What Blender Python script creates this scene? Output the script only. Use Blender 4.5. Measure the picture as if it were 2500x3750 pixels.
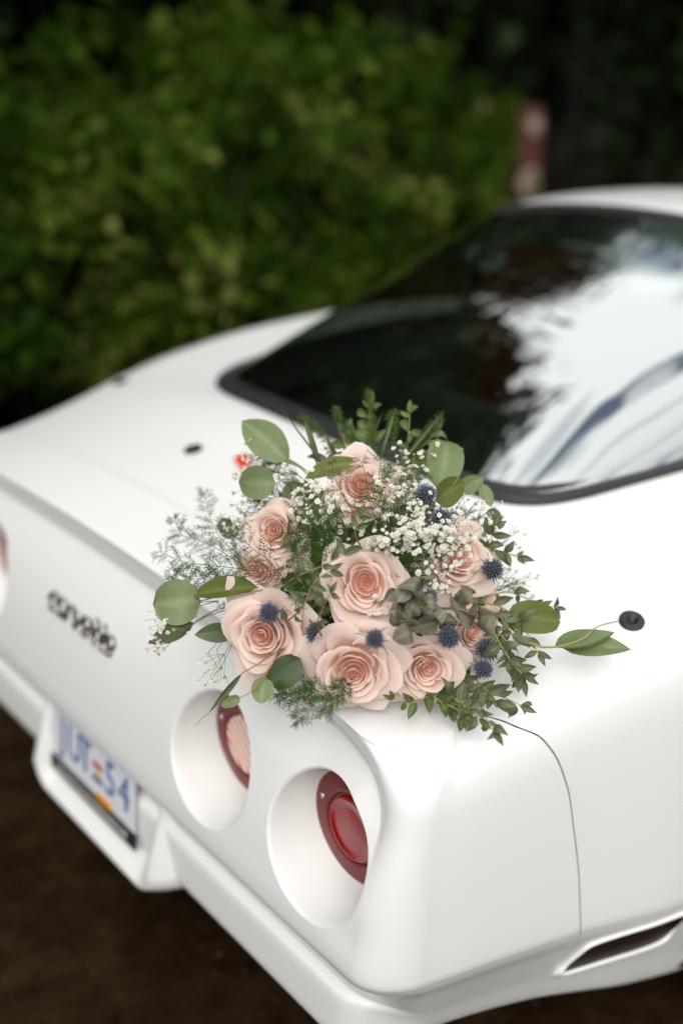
import bpy, bmesh, math, random
import numpy as np
from mathutils import Vector, Matrix
from mathutils.bvhtree import BVHTree
for _o in list(bpy.data.objects): bpy.data.objects.remove(_o)
scene = bpy.context.scene
COL = scene.collection
rad = math.radians

# ------------------------------------------------------------------ camera
cd = bpy.data.cameras.new('camera'); cam = bpy.data.objects.new('camera', cd); COL.objects.link(cam)
scene.camera = cam
cd.sensor_fit = 'VERTICAL'; cd.sensor_height = 36.0; cd.lens = 39.8
cd.clip_start = 0.02; cd.clip_end = 400
_yaw, _pit, _rol = 0.877, 0.3929, 0.0187
_f = Vector((-math.sin(_yaw)*math.cos(_pit), math.cos(_yaw)*math.cos(_pit), -math.sin(_pit)))
_r = Vector((math.cos(_yaw), math.sin(_yaw), 0)); _u = _r.cross(_f)
_r = _r*math.cos(_rol) + _u*math.sin(_rol); _u = _r.cross(_f)
CAMP = Vector((1.569, -0.7538, 1.6231))
m = Matrix((_r, _u, -_f)).transposed().to_4x4(); m.translation = CAMP
cam.matrix_world = m
cd.dof.use_dof = True; cd.dof.focus_distance = 1.46; cd.dof.aperture_fstop = 1.14

# ------------------------------------------------------------------ sky and sun (overcast)
SUN_EL, SUN_AZ = rad(43), rad(132)
w = bpy.data.worlds.new('World'); scene.world = w; w.use_nodes = True
nt = w.node_tree; nt.nodes.clear()
def N(nt, t, **k):
    n = nt.nodes.new(t)
    for a, b in k.items(): setattr(n, a, b)
    return n
out = N(nt, 'ShaderNodeOutputWorld'); bg = N(nt, 'ShaderNodeBackground'); nt.links.new(bg.outputs[0], out.inputs[0])
sky = N(nt, 'ShaderNodeTexSky', sky_type='NISHITA', sun_disc=False, sun_elevation=SUN_EL, sun_rotation=SUN_AZ)
sky.air_density = 1.0; sky.dust_density = 2.0
tc = N(nt, 'ShaderNodeTexCoord'); mp = N(nt, 'ShaderNodeMapping'); mp.inputs['Scale'].default_value = (1.0, 1.0, 1.6)
mp.inputs['Rotation'].default_value = (0.0, 0.0, 0.7)
no = N(nt, 'ShaderNodeTexNoise'); no.inputs['Scale'].default_value = 2.6; no.inputs['Detail'].default_value = 5; no.inputs['Distortion'].default_value = 1.2
rp = N(nt, 'ShaderNodeValToRGB'); rp.color_ramp.elements[0].position = 0.34; rp.color_ramp.elements[1].position = 0.47
rp.color_ramp.elements[0].color = (0.06,0.06,0.06,1)
mx = N(nt, 'ShaderNodeMix', data_type='RGBA')
mx.inputs[7].default_value = (13.0, 13.3, 13.4, 1)      # cloud layer
nt.links.new(tc.outputs['Generated'], mp.inputs[0]); nt.links.new(mp.outputs[0], no.inputs['Vector'])
nt.links.new(no.outputs[0], rp.inputs[0]); nt.links.new(rp.outputs[0], mx.inputs[0])
nt.links.new(sky.outputs[0], mx.inputs[6])
# an overcast sky is dimmer towards the horizon than overhead, the same all the way round
sx_ = N(nt, 'ShaderNodeSeparateXYZ'); nt.links.new(tc.outputs['Generated'], sx_.inputs[0])
ov = N(nt, 'ShaderNodeMapRange'); ov.inputs['From Min'].default_value = 0.0; ov.inputs['From Max'].default_value = 1.0; ov.inputs['To Min'].default_value = 0.66; ov.inputs['To Max'].default_value = 1.10
nt.links.new(sx_.outputs['Z'], ov.inputs['Value'])
vm = N(nt, 'ShaderNodeVectorMath', operation='SCALE'); nt.links.new(mx.outputs[2], vm.inputs[0]); nt.links.new(ov.outputs[0], vm.inputs['Scale']); nt.links.new(vm.outputs[0], bg.inputs[0])
bg.inputs[1].default_value = 0.10
sl = bpy.data.lights.new('sun', 'SUN'); sun = bpy.data.objects.new('sun', sl); COL.objects.link(sun)
sl.energy = 1.5; sl.angle = rad(40); sl.color = (1.0, 0.94, 0.85)
# the lamp's direction agrees with the sky's sun (Blender sky: rotation 0 = +Y, turning clockwise)
_sd = Vector((math.sin(SUN_AZ)*math.cos(SUN_EL), math.cos(SUN_AZ)*math.cos(SUN_EL), math.sin(SUN_EL)))
sun.rotation_euler = _sd.to_track_quat('Z', 'Y').to_euler(); sun.location = (0, 0, 20)
vs = scene.view_settings; vs.view_transform = 'Standard'; vs.look = 'None'; vs.gamma = 1.0; vs.exposure = 0.20
scene.render.engine = 'CYCLES'
scene.cycles.max_bounces = 10; scene.cycles.transparent_max_bounces = 16

# ------------------------------------------------------------------ helpers
def mat(name, col, rough=0.5, metal=0.0, coat=0.0, noise=0.0, nscale=8.0, bump=0.0, bscale=40.0, spec=0.5, sub=0.0, trans=0.0, emit=None):
    m = bpy.data.materials.new(name); m.use_nodes = True; nt = m.node_tree; b = nt.nodes['Principled BSDF']
    b.inputs['Base Color'].default_value = (*col, 1); b.inputs['Roughness'].default_value = rough
    b.inputs['Metallic'].default_value = metal; b.inputs['Coat Weight'].default_value = coat; b.inputs['Coat Roughness'].default_value = 0.08
    b.inputs['Specular IOR Level'].default_value = spec
    if sub: b.inputs['Subsurface Weight'].default_value = sub; b.inputs['Subsurface Radius'].default_value = (0.01, 0.005, 0.003); b.inputs['Subsurface Scale'].default_value = 0.6
    if noise or bump:
        tc = N(nt, 'ShaderNodeTexCoord')
    if noise:
        n = N(nt, 'ShaderNodeTexNoise'); n.inputs['Scale'].default_value = nscale; n.inputs['Detail'].default_value = 6
        nt.links.new(tc.outputs['Object'], n.inputs['Vector'])
        r = N(nt, 'ShaderNodeValToRGB'); r.color_ramp.elements[0].position = 0.3; r.color_ramp.elements[1].position = 0.7
        r.color_ramp.elements[0].color = (*[max(0, c*(1-noise)) for c in col], 1); r.color_ramp.elements[1].color = (*[min(1, c*(1+noise)) for c in col], 1)
        nt.links.new(n.outputs[0], r.inputs[0]); nt.links.new(r.outputs[0], b.inputs['Base Color'])
    if bump:
        n2 = N(nt, 'ShaderNodeTexNoise'); n2.inputs['Scale'].default_value = bscale; n2.inputs['Detail'].default_value = 4
        nt.links.new(tc.outputs['Object'], n2.inputs['Vector'])
        bp = N(nt, 'ShaderNodeBump'); bp.inputs['Strength'].default_value = bump; bp.inputs['Distance'].default_value = 0.01
        nt.links.new(n2.outputs[0], bp.inputs['Height']); nt.links.new(bp.outputs[0], b.inputs['Normal'])
    if trans: b.inputs['Transmission Weight'].default_value = trans
    return m
def tag(o, label=None, cat=None, group=None, kind=None):
    if label: o['label'] = label
    if cat: o['category'] = cat
    if group: o['group'] = group
    if kind: o['kind'] = kind
    return o
def empty(name, loc=(0,0,0), parent=None):
    o = bpy.data.objects.new(name, None); o.location = loc; o.empty_display_size = 0.05; COL.objects.link(o)
    if parent: o.parent = parent
    return o
def link(name, me, parent=None):
    o = bpy.data.objects.new(name, me); COL.objects.link(o)
    if parent: o.parent = parent
    return o
def mesh(name, V, F, m=None, parent=None, smooth=True):
    me = bpy.data.meshes.new(name); me.from_pydata([tuple(map(float, v)) for v in V], [], [tuple(map(int, f)) for f in F]); me.update()
    if smooth: me.polygons.foreach_set('use_smooth', [True]*len(me.polygons))
    if m is not None:
        for mm in (m if isinstance(m, (list, tuple)) else [m]): me.materials.append(mm)
    return link(name, me, parent)
class MB:
    'collects geometry for one mesh'
    def __init__(s): s.V = []; s.F = []
    def grid(s, P, closeu=False, flip=False):
        nu, nv = len(P), len(P[0]); b = len(s.V)
        for row in P: s.V += [tuple(v) for v in row]
        for i in range(nu if closeu else nu-1):
            j = (i+1) % nu
            for k in range(nv-1):
                q = (b+i*nv+k, b+j*nv+k, b+j*nv+k+1, b+i*nv+k+1)
                s.F.append(q[::-1] if flip else q)
        return b
    def add(s, V, F):
        b = len(s.V); s.V += [tuple(v) for v in V]; s.F += [tuple(b+i for i in f) for f in F]
    def box(s, lo, hi):
        x0,y0,z0 = lo; x1,y1,z1 = hi
        s.add([(x0,y0,z0),(x1,y0,z0),(x1,y1,z0),(x0,y1,z0),(x0,y0,z1),(x1,y0,z1),(x1,y1,z1),(x0,y1,z1)],
              [(0,3,2,1),(4,5,6,7),(0,1,5,4),(1,2,6,5),(2,3,7,6),(3,0,4,7)])
    def tube(s, pts, radii, n=6, caps=True):
        pts = [Vector(p) for p in pts]
        if not hasattr(radii, '__len__'): radii = [radii]*len(pts)
        rings = []; prev = None
        for i, p in enumerate(pts):
            d = (pts[min(i+1, len(pts)-1)]-pts[max(i-1, 0)])
            if d.length < 1e-9: d = Vector((0,0,1))
            d.normalize()
            if prev is None: a = d.orthogonal().normalized()
            else:
                a = prev - d*prev.dot(d)
                if a.length < 1e-6: a = d.orthogonal()
                a.normalize()
            prev = a; bq = d.cross(a)
            rings.append([p+(a*math.cos(2*math.pi*k/n)+bq*math.sin(2*math.pi*k/n))*radii[i] for k in range(n)])
        b = len(s.V)
        for r in rings: s.V += [tuple(v) for v in r]
        for i in range(len(rings)-1):
            for k in range(n):
                s.F.append((b+i*n+k, b+i*n+(k+1)%n, b+(i+1)*n+(k+1)%n, b+(i+1)*n+k))
        if caps:
            s.F.append(tuple(b+k for k in range(n))[::-1]); s.F.append(tuple(b+(len(rings)-1)*n+k for k in range(n)))
    def build(s, name, m, parent=None, smooth=True): return mesh(name, s.V, s.F, m, parent, smooth)
def interp(x, tab):
    return float(np.interp(x, [t[0] for t in tab], [t[1] for t in tab]))
def sstep(a, b, x):
    t = min(1.0, max(0.0, (x-a)/(b-a))); return t*t*(3-2*t)
def pchip(tab):
    'smooth monotone interpolation through knots'
    xs = [t[0] for t in tab]; ys = [t[1] for t in tab]; n = len(xs)
    d = [(ys[i+1]-ys[i])/(xs[i+1]-xs[i]) for i in range(n-1)]
    mm = [d[0]]+[0 if d[i-1]*d[i] <= 0 else 2*d[i-1]*d[i]/(d[i-1]+d[i]) for i in range(1, n-1)]+[d[-1]]
    def f(x):
        if x <= xs[0]: return ys[0]
        if x >= xs[-1]: return ys[-1]
        i = max(j for j in range(n-1) if xs[j] <= x); h = xs[i+1]-xs[i]; t = (x-xs[i])/h
        return (2*t**3-3*t*t+1)*ys[i]+(t**3-2*t*t+t)*h*mm[i]+(-2*t**3+3*t*t)*ys[i+1]+(t**3-t*t)*h*mm[i+1]
    return f
# ================================================================== the car
M = {}
M['paint'] = mat('white_paint', (0.80, 0.80, 0.79), rough=0.38, coat=0.7, spec=0.4, bump=0.015, bscale=260)
M['black_rubber'] = mat('black_rubber', (0.018, 0.017, 0.018), rough=0.55)
M['dark'] = mat('dark_gap', (0.02, 0.018, 0.017), rough=0.9)
M['under'] = mat('black_underbody', (0.02, 0.02, 0.02), rough=0.9)
car = empty('sports_car'); tag(car, 'white low sports car with round recessed red tail lamps and a bouquet on its tail', 'car')

SR = pchip([(0,.808),(.1,.812),(.2,.822),(.36,.853),(.478,.882),(.66,.926),(.92,.958),(1.2,.968),(1.6,.945),(2.2,.90),(3.2,.90),(3.8,.86),(4.3,.76),(4.7,.66)])
SC = pchip([(0,.842),(.3,.905),(.52,.950),(.8,.955),(1.4,.95),(2.3,.93),(3.0,.92),(3.8,.85),(4.3,.75),(4.7,.65)])
def zdeck(x, y):
    t = (abs(x)/.74)**2; s = SR(y); c = SC(y)
    return c*(1-t)+s*t if t <= 1 else s-(t-1)*.12
XS = pchip([(-.05,.784),(.05,.789),(.1,.795),(.2,.805),(.316,.819),(.4,.836),(.5,.858),(.7,.883),(.95,.892),(1.3,.880),(1.8,.850),(2.6,.845),(3.3,.88),(3.8,.875),(4.3,.80),(4.6,.70)])
YC = -.022
ZCF = pchip([(-.1,.505),(0,.505),(.1,.492),(.2,.474),(.31,.455),(.53,.424),(.8,.40),(1.4,.39),(4.7,.39)])
def drop(y): return 1.38+.70*sstep(.1,.8,y)
# profile knots: (v, inset, height as a share of crease-to-deck, or metres below the crease when negative)
REAR = [(0,.110,1.0),(.5,.080,.985),(.8,.0715,.9785),(1.0,.0685,.970),(1.2,.0670,.955),(3,.0,.06),(3.15,-.0005,.02),(3.3,.0,-.004),(3.5,.0065,-.012),(4,.032,-.055),(4.2,.0355,-.065),(4.3,.0345,-.069),(4.4,.028,-.074),(4.6,.0225,-.084),(5,.0205,-.156),(5.2,.024,-.166),(5.5,.038,-.172),(6,.16,-.15)]
SIDE = [(0,.115,1.0),(.5,.082,.983),(.8,.062,.960),(1.0,.050,.935),(1.2,.040,.900),(1.45,.030,.84),(1.7,.0225,.76),(2.3,.010,.45),(2.8,.003,.18),(3,.001,.07),(3.15,.0006,.012),(3.3,.0045,-.007),(3.5,.013,-.020),(4,.030,-.050),(4.4,.042,-.072),(5,.057,-.103),(5.2,.062,-.109),(5.5,.078,-.112),(6,.16,-.10)]
def pc(tab, j): return pchip([(t[0], t[j]) for t in tab])
RI, RH, SI, SH = pc(REAR,1), pc(REAR,2), pc(SIDE,1), pc(SIDE,2)
VL = [0,.25,.5,.65,.75,.82,.88,.94,1.0,1.06,1.12,1.2]+list(np.linspace(1.2,3,62)[1:])+[3.07,3.15,3.22,3.3,3.4,3.5,3.62,3.75,3.88,4,4.1,4.2,4.25,4.3,4.35,4.4,4.5,4.6,4.7,4.8,4.9,5,5.1,5.2,5.35,5.5,6]
NR, NCN = 150, 34
def panel_inset(x, z):
    'the sunken tail panel below the lip, its outer top corner rounded'
    top = .853-.030*(x/.74)**2; bx = .780; rc = .125
    qx = x-(bx-rc); qz = z-(top-rc)
    sd = -(math.hypot(max(qx,0),max(qz,0))+min(max(qx,qz),0)-rc)
    if sd <= 0: return 0
    g_ = sstep(.60,.76,x); q = min(1.0, sd/.062); lin = q if q < .7 else .7+.3*math.sin((q-.7)/.3*math.pi/2)*.637+.109*sstep(.7,1,q)
    ramp = lin*(1-g_)+sstep(0,.10,sd)*g_
    k = .041*ramp*(.16+.84*math.exp(-max(0,sd-.060)/.045))
    return k*(.15+.85*sstep(.60,.77,z))*sstep(.515,.57,z)
YSEAM_TOP = .185
def yseam(v): return interp(v, [(0,.185),(.5,.190),(1.0,.222),(1.3,.250),(2,.292),(2.6,.314),(3.0,.324),(3.3,.330),(4,.305),(5,.258),(6,.25)])
def column_list():
    cols = [('r', i/NR) for i in range(NR+1)]+[('c', (i+1)/NCN) for i in range(NCN)]
    cols += [('s', (i+1)/14) for i in range(14)]                       # corner to seam
    return cols
def point(kind, t, v, ystart=None):
    # level outline: rear line, corner arc, side line; insets move each inwards
    rc = interp(v, [(0,.10),(1,.085),(1.5,.075),(2,.072),(3,.075),(4,.08),(6,.08)])
    xs0 = XS(YC+.06+rc)-SI(v)
    xt0 = XS(YC+.06+.10)-SI(0)
    if kind == 'r':
        w = .5*sstep(.80,1.0,t); x = (xs0-rc)*t; y = YC+RI(v)*(1-w)+SI(v)*w
        zx, zy = (xt0-.10)*t, YC+RI(0)*(1-w)+SI(0)*w
    elif kind == 'c':
        a = t*math.pi/2; w = .5+.5*sstep(0,1,t); x = xs0-rc+rc*math.sin(a); y = YC+RI(v)*(1-w)+SI(v)*w+rc*(1-math.cos(a))
        zx = xt0-.10+.10*math.sin(a); zy = YC+RI(0)*(1-w)+SI(0)*w+.10*(1-math.cos(a))
        x += (XS(y)-XS(YC+.06+rc))*t
        zx += (XS(zy)-XS(YC+.06+.10))*t
    else:
        ye = YC+SI(v)+rc; y = ye+(yseam(v)-.0015-ye)*t; x = XS(y)-SI(v); w = 1; zx = XS(y)-SI(0); zy = max(y, .05)
    if v > 3.3 and kind != 's':          # the lower lip dies into the undercut before the corner
        wl = w*(1-sstep(3.3,3.6,v)) if kind == 'r' else w+(sstep(.35,1,t)-w)*sstep(3.3,3.6,v)
        y += (RI(v)*(1-wl)+SI(v)*wl)-(RI(v)*(1-w)+SI(v)*w); w = wl
    zt = zdeck(zx, zy); h = RH(v)*(1-w)+SH(v)*w
    zc = ZCF(y); z = zc+(zt-zc)*h if h >= 0 else zc+h*(1+(drop(y)-1)*w)
    if kind != 's' and v > .9 and v < 3.3:
        d = panel_inset(x, z)
        if kind == 'r': y += d
        else: y += d*math.cos(t*math.pi/2); x -= d*math.sin(t*math.pi/2)
    return (x, y, z)
COLS = column_list()
G = [[point(k, t, v) for v in VL] for k, t in COLS]
HL = {1: [(.367, .637), (.619, .637)], -1: [(.440, .637), (.665, .637)]}; RO, RL, YLENS = .0965, .0815, .068
bmw = MB(); bmw.grid(G)
bvh = BVHTree.FromPolygons([Vector(v) for v in bmw.V], bmw.F)
def surf_y(x, z):
    h = bvh.ray_cast(Vector((abs(x), -1, z)), Vector((0,1,0)))
    return h[0].y if h[0] else .02
F = bmw.F
R2 = RO+.005
def inside(v, c, r): return v.y < .2 and math.hypot(v.x-c[0], v.z-c[1]) < r
shell = MB()
def half(sx):
    V = [Vector(v) for v in bmw.V]; H = HL[sx]; keep = []
    for f in F:
        cx = sum((V[i] for i in f), Vector())/4
        if any(inside(cx, c, R2) for c in H): continue
        keep.append(f)
    ec = {}
    for f in keep:
        for a, b in zip(f, f[1:]+f[:1]): ec[frozenset((a,b))] = ec.get(frozenset((a,b)),0)+1
    for i in set(i for e, n in ec.items() if n == 1 for i in e):
        for c in H:
            d = math.hypot(V[i].x-c[0], V[i].z-c[1])
            if V[i].y < .15 and abs(d-R2) < .012:
                x = c[0]+(V[i].x-c[0])/d*R2; z = c[1]+(V[i].z-c[1])/d*R2
                V[i] = Vector((x, surf_y(x, z), z))
    b = len(shell.V); ids = sorted(set(i for f in keep for i in f)); mp_ = {i: b+n for n, i in enumerate(ids)}
    shell.V += [(sx*V[i].x, V[i].y, V[i].z) for i in ids]
    shell.F += [tuple(mp_[i] for i in (f if sx > 0 else f[::-1])) for f in keep]
half(1); half(-1)
# lamp tunnels: rounded rim, then a slightly tapering barrel to the lens
for sx in (1, -1):
    for c in HL[sx]:
        n = 96; rings = []
        for k in range(n):
            a = 2*math.pi*k/n; ca, sa = math.cos(a), math.sin(a)
            y0 = surf_y(c[0]+R2*ca, c[1]+R2*sa); rw = []
            for rr, dy in ((R2,0),(RO+.0028,.0006),(RO+.0012,.0018),(RO+.0003,.0035),(RO-.0005,.007)):
                rw.append((sx*(c[0]+rr*ca), y0+dy, c[1]+rr*sa))
            y1 = y0+.007
            for t in (.2,.4,.6,.8,.92,1.0):
                rr = RO-.0005+(RL-RO)*t**1.35; yy = y1+(YLENS+.004-y1)*t
                rw.append((sx*(c[0]+rr*ca), yy, c[1]+rr*sa))
            rings.append(rw)
        shell.grid(rings, closeu=True, flip=(sx < 0))
# the strip of deck that belongs to the bumper cover, up to the seam
def row_pts(xt, y, n=150):
    return [(xt*i/n, y, zdeck(xt*i/n, y)) for i in range(-n, n+1)]
rows = []
for k, t in COLS:
    if k == 'r': continue
    p = point(k, t, 0); rows.append(row_pts(p[0], p[1]))
first = [point('r', abs(i)/NR, 0) for i in range(-NR, NR+1)]
first = [(math.copysign(p[0], i) if p[0] else 0.0, p[1], zdeck(p[0], p[1])) for p, i in zip(first, range(-NR, NR+1))]
rows = [first]+rows
shell.grid([[rows[i][j] for i in range(len(rows))] for j in range(len(rows[0]))], flip=True)
# turned-in flange along the seam
fl = [G[-1][k] for k in range(len(VL))]
for sx in (1, -1):
    shell.grid([[(sx*(p[0]-.0005), p[1], p[2]-.0005) for p in fl], [(sx*(p[0]-.012), p[1], p[2]-.004) for p in fl]], flip=(sx < 0))
for pr_ in ([p for p in rows[-1] if p[0] > .5], [p for p in rows[-1] if p[0] < -.5]): shell.grid([[(p[0], p[1], p[2]-.0005) for p in pr_], [(p[0], p[1], p[2]-.012) for p in pr_]])
def weld(o, d=.0004):
    b = bmesh.new(); b.from_mesh(o.data); bmesh.ops.remove_doubles(b, verts=[v for v in b.verts if v.co.z > zdeck(v.co.x, v.co.y)-.0003 and v.co.y < 4.4], dist=d); bmesh.ops.recalc_face_normals(b, faces=b.faces); b.to_mesh(o.data); b.free()
o = shell.build('rear_bumper_cover', M['paint'], car); weld(o); tag(o, 'white rear bumper cover with sunken tail panel and four lamp barrels')

# ---- body ahead of the seam
ygrid = [0,.02,.05,.09,.14,.19,.25,.31,.37,.43,.50,.58,.66,.74,.82,.90,.98,1.06,1.14,1.25,1.4,1.6,1.8,2.0,2.2,2.5,2.8,3.1,3.4,3.6,3.8,4.0,4.15,4.3,4.4,4.5,4.58,4.63]
def bpoint(d, v):
    y = yseam(v)+.0015+d if d < 1.5 else yseam(v)*(4.63-d)/3.13+d+.0015*0
    if d < .5: pass
    x = XS(y)-SI(v); zy = y
    zt = zdeck(XS(y)-SI(0), y); h = SH(v); cz = ZCF(y)
    z = cz+(zt-cz)*h if h >= 0 else cz+h*drop(y)
    return Vector((x, y, z))
dl = []
for a, b in zip(ygrid[:-1], ygrid[1:]):
    n = 3 if b < .7 else 2
    dl += [a+(b-a)*i/n for i in range(n)]
dl.append(ygrid[-1])
# finer levels through the wheel arches
BV = [0,.25,.5,.8,1,1.2]+list(np.linspace(1.2,3,26)[1:])+[3.07,3.15,3.22,3.3,3.4,3.5,3.75,4,4.2,4.4,4.6,4.8,5,5.1,5.2,5.35,5.5,6]
BG = [[bpoint(d, v) for v in BV] for d in dl]
WH = [(.98,.335,.375),(3.47,.335,.365)]       # wheel centres y, z and arch radius
body = MB(); bw = MB(); bw.grid(BG)
def in_poly(y, z, P):
    c = False
    for (y1,z1),(y2,z2) in zip(P, P[1:]+P[:1]):
        if (z1 > z) != (z2 > z) and y < (y2-y1)*(z-z1)/(z2-z1)+y1: c = not c
    return c
VB = [Vector(v) for v in bw.V]
kf = []
for f in bw.F:
    c = sum((VB[i] for i in f), Vector())/4
    if c.z < .75 and any(math.hypot(c.y-wy, c.z-wz) < wr for wy, wz, wr in WH): continue
    kf.append(f)
ec = {}
for f in kf:
    for a, b in zip(f, f[1:]+f[:1]): ec[frozenset((a,b))] = ec.get(frozenset((a,b)),0)+1
for i in set(i for e, n in ec.items() if n == 1 for i in e):
    for wy, wz, wr in WH:
        d = math.hypot(VB[i].y-wy, VB[i].z-wz)
        if abs(d-wr) < .05 and VB[i].z > .39 and VB[i].x > .7:
            VB[i].y = wy+(VB[i].y-wy)/d*wr; VB[i].z = wz+(VB[i].z-wz)/d*wr
for sx in (1, -1):
    b = len(body.V); body.V += [(sx*v.x, v.y, v.z) for v in VB]
    body.F += [tuple(b+i for i in (f if sx > 0 else f[::-1])) for f in kf]
# deck rows, with the opening under the rear window left out
GE = [(0,.516),(.10,.519),(.2,.526),(.30,.535),(.37,.547),(.42,.566),(.452,.60),(.475,.655),(.490,.73),(.508,.82),(.525,.92),(.536,1.05),(.540,1.2),(.538,1.34),(.53,1.46)]
GEP = [(x, y) for x, y in GE]+[(.5,2.55),(0,2.7)]
GEPF = GEP+[(-x, y) for x, y in GEP[::-1]]
drows = []; b0 = YSEAM_TOP+.0015
for d in dl:
    p = bpoint(d, 0); drows.append([(p.x*i/80, p.y-(.0030*(1-sstep(.50,.56,abs(p.x*i/80))) if d == 0 else 0), zdeck(p.x*i/80, p.y)) for i in range(-80, 81)])
nb = len(body.V); nc = 161
for r in drows: body.V += r
for i in range(len(drows)-1):
    for j in range(nc-1):
        q = (nb+i*nc+j, nb+i*nc+j+1, nb+(i+1)*nc+j+1, nb+(i+1)*nc+j)
        c = [sum(body.V[k][a] for k in q)/4 for a in range(2)]
        if in_poly(c[0], c[1], GEPF): continue
        body.F.append(q)
for sx in (1, -1):
    body.grid([[(sx*(p.x-.0005), p.y, p.z-.0005) for p in BG[0]], [(sx*(p.x-.012), p.y, p.z-.004) for p in BG[0]]], flip=(sx > 0))
for pr_ in ([p for p in drows[0] if p[0] > .5], [p for p in drows[0] if p[0] < -.5]): body.grid([[(p[0], p[1], p[2]-.0005) for p in pr_], [(p[0], p[1], p[2]-.012) for p in pr_]], flip=True)
# nose cap
body.grid([[(-p.x, p.y, p.z) for p in BG[-1]], [(p.x, p.y, p.z) for p in BG[-1]]])
o = body.build('body', M['paint'], car); weld(o); tag(o, 'white fenders, doors and deck panel of the car body')

# dark plates behind the seam so that the gap reads as a gap
sm = MB()
for sx in (1, -1):
    a = [point('s', 1, v) for v in VL]
    sm.grid([[(sx*(p[0]-.010), p[1]-.02, p[2]-.004) for p in a], [(sx*(p[0]-.008), p[1]+.02, p[2]-.004) for p in a]], flip=(sx < 0))
sm.grid([[(p[0], p[1]-.02, p[2]-.011) for p in rows[-1]], [(p[0], p[1]+.02, p[2]-.011) for p in rows[-1]]])
sm.build('seam_backing', M['dark'], car)
# underbody floor
ub = MB(); ub.box((-.68,.32,.32),(.68,4.4,.38)); ub.build('underbody', M['under'], car, smooth=False)
# ---- rear window: strongly wrapped glass over the footprint GE
def glass_mat():
    m = bpy.data.materials.new('tinted_window_glass'); m.use_nodes = True; nt = m.node_tree; nt.nodes.clear()
    o = N(nt,'ShaderNodeOutputMaterial'); mx = N(nt,'ShaderNodeMixShader'); lw = N(nt,'ShaderNodeLayerWeight'); pw = N(nt,'ShaderNodeMath', operation='POWER'); pw.inputs[1].default_value = 2.5; fr = N(nt,'ShaderNodeMath', operation='MULTIPLY_ADD'); fr.inputs[1].default_value = .60; fr.inputs[2].default_value = .50; nt.links.new(lw.outputs['Facing'], pw.inputs[0]); nt.links.new(pw.outputs[0], fr.inputs[0])
    tr = N(nt,'ShaderNodeBsdfTransparent'); tr.inputs[0].default_value = (0.58,0.70,0.62,1)
    gl = N(nt,'ShaderNodeBsdfGlossy'); gl.inputs['Roughness'].default_value = 0.012; gl.inputs['Color'].default_value = (0.97,1,0.99,1)
    tc = N(nt,'ShaderNodeTexCoord'); n = N(nt,'ShaderNodeTexNoise'); n.inputs['Scale'].default_value = 5.0; n.inputs['Detail'].default_value = 1.0
    bp = N(nt,'ShaderNodeBump'); bp.inputs['Strength'].default_value = 0.12; bp.inputs['Distance'].default_value = 0.02
    nt.links.new(tc.outputs['Object'], n.inputs['Vector']); nt.links.new(n.outputs[0], bp.inputs['Height']); nt.links.new(bp.outputs[0], gl.inputs['Normal'])
    nt.links.new(fr.outputs[0], mx.inputs[0]); nt.links.new(tr.outputs[0], mx.inputs[1]); nt.links.new(gl.outputs[0], mx.inputs[2]); nt.links.new(mx.outputs[0], o.inputs[0])
    return m
M['glass'] = glass_mat()
M['chrome'] = mat('chrome', (0.6,0.6,0.6), rough=0.12, metal=1.0)
M['interior'] = mat('dark_carpet', (0.11,0.12,0.10), rough=0.95, noise=.4, nscale=30)
M['seat'] = mat('oxblood_leather', (0.16,0.025,0.016), rough=0.5, bump=.15, bscale=60)
EX = pchip([(y, x) for x, y in GE[5:]]) 
EYX = pchip([(x, y) for x, y in GE[:8]])
YT = 1.42                                         # roof edge
GZ = pchip([(.516,.957),(.6,.990),(.75,1.043),(1.0,1.130),(1.25,1.214),(1.42,1.268)])
def edge_curve(n):
    'closed-bottom footprint as a smooth polyline from the right roof corner round the tail to the left'
    pts = [Vector((x, y, 0)) for x, y in GE]
    full = pts[::-1]+[Vector((-p.x, p.y, 0)) for p in pts[1:]]
    L = [0]
    for a, b in zip(full[:-1], full[1:]): L.append(L[-1]+(b-a).length)
    fx, fy = pchip([(l, p.x) for l, p in zip(L, full)]), pchip([(l, p.y) for l, p in zip(L, full)])
    r = []
    for i in range(n+1):
        l = L[-1]*i/n; r.append((float(np.interp(l, L, [p.x for p in full])), float(np.interp(l, L, [p.y for p in full]))))
    for _ in range(6):
        r = [r[0]]+[((r[i-1][0]+2*r[i][0]+r[i+1][0])/4, (r[i-1][1]+2*r[i][1]+r[i+1][1])/4) for i in range(1, n)]+[r[-1]]
    return r
ED = edge_curve(220)
def edge_z(x, y): return zdeck(x, y)+.006
# glass: rays from a point on the roof-edge arch parameter down to the footprint (s along the edge, t inwards)
ROOFE = lambda q: (.485*math.sin(q*math.pi/2)*(1 if True else 1), YT-.02*math.cos(q*math.pi/2)*0, 0)
def roof_arch(q):
    'q in [-1,1] across the roof edge'
    x = .500*math.copysign(abs(q)**1.0, q); a = abs(q)
    z = 1.279-.050*a**2-.13*max(0, a-.86)/.14*max(0, a-.86)/.14
    return Vector((x, YT+.015*(1-a*a), z))
def glass_pt(s, t):
    # s in [-1,1] edge parameter, t 0 at footprint, 1 at roof arch
    i = (1-s)/2*220; k = min(219, int(i)); f = i-k
    x = ED[k][0]*(1-f)+ED[k+1][0]*f; y = ED[k][1]*(1-f)+ED[k+1][1]*f
    E = Vector((x, y, edge_z(x, y))); A = roof_arch(s)
    d = A-E; p = E+d*t
    side = sstep(.25,.95,abs(s))
    bul = .030*math.sin(math.pi*t)*(1-side)+.085*side*math.sin(math.pi*t**.72)*(1-.0*t)
    nrm = Vector((.75*math.copysign(1, s)*side, -.25, 1)).normalized()
    return p+nrm*bul
gm = MB(); NSs, NT = 120, 40
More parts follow.
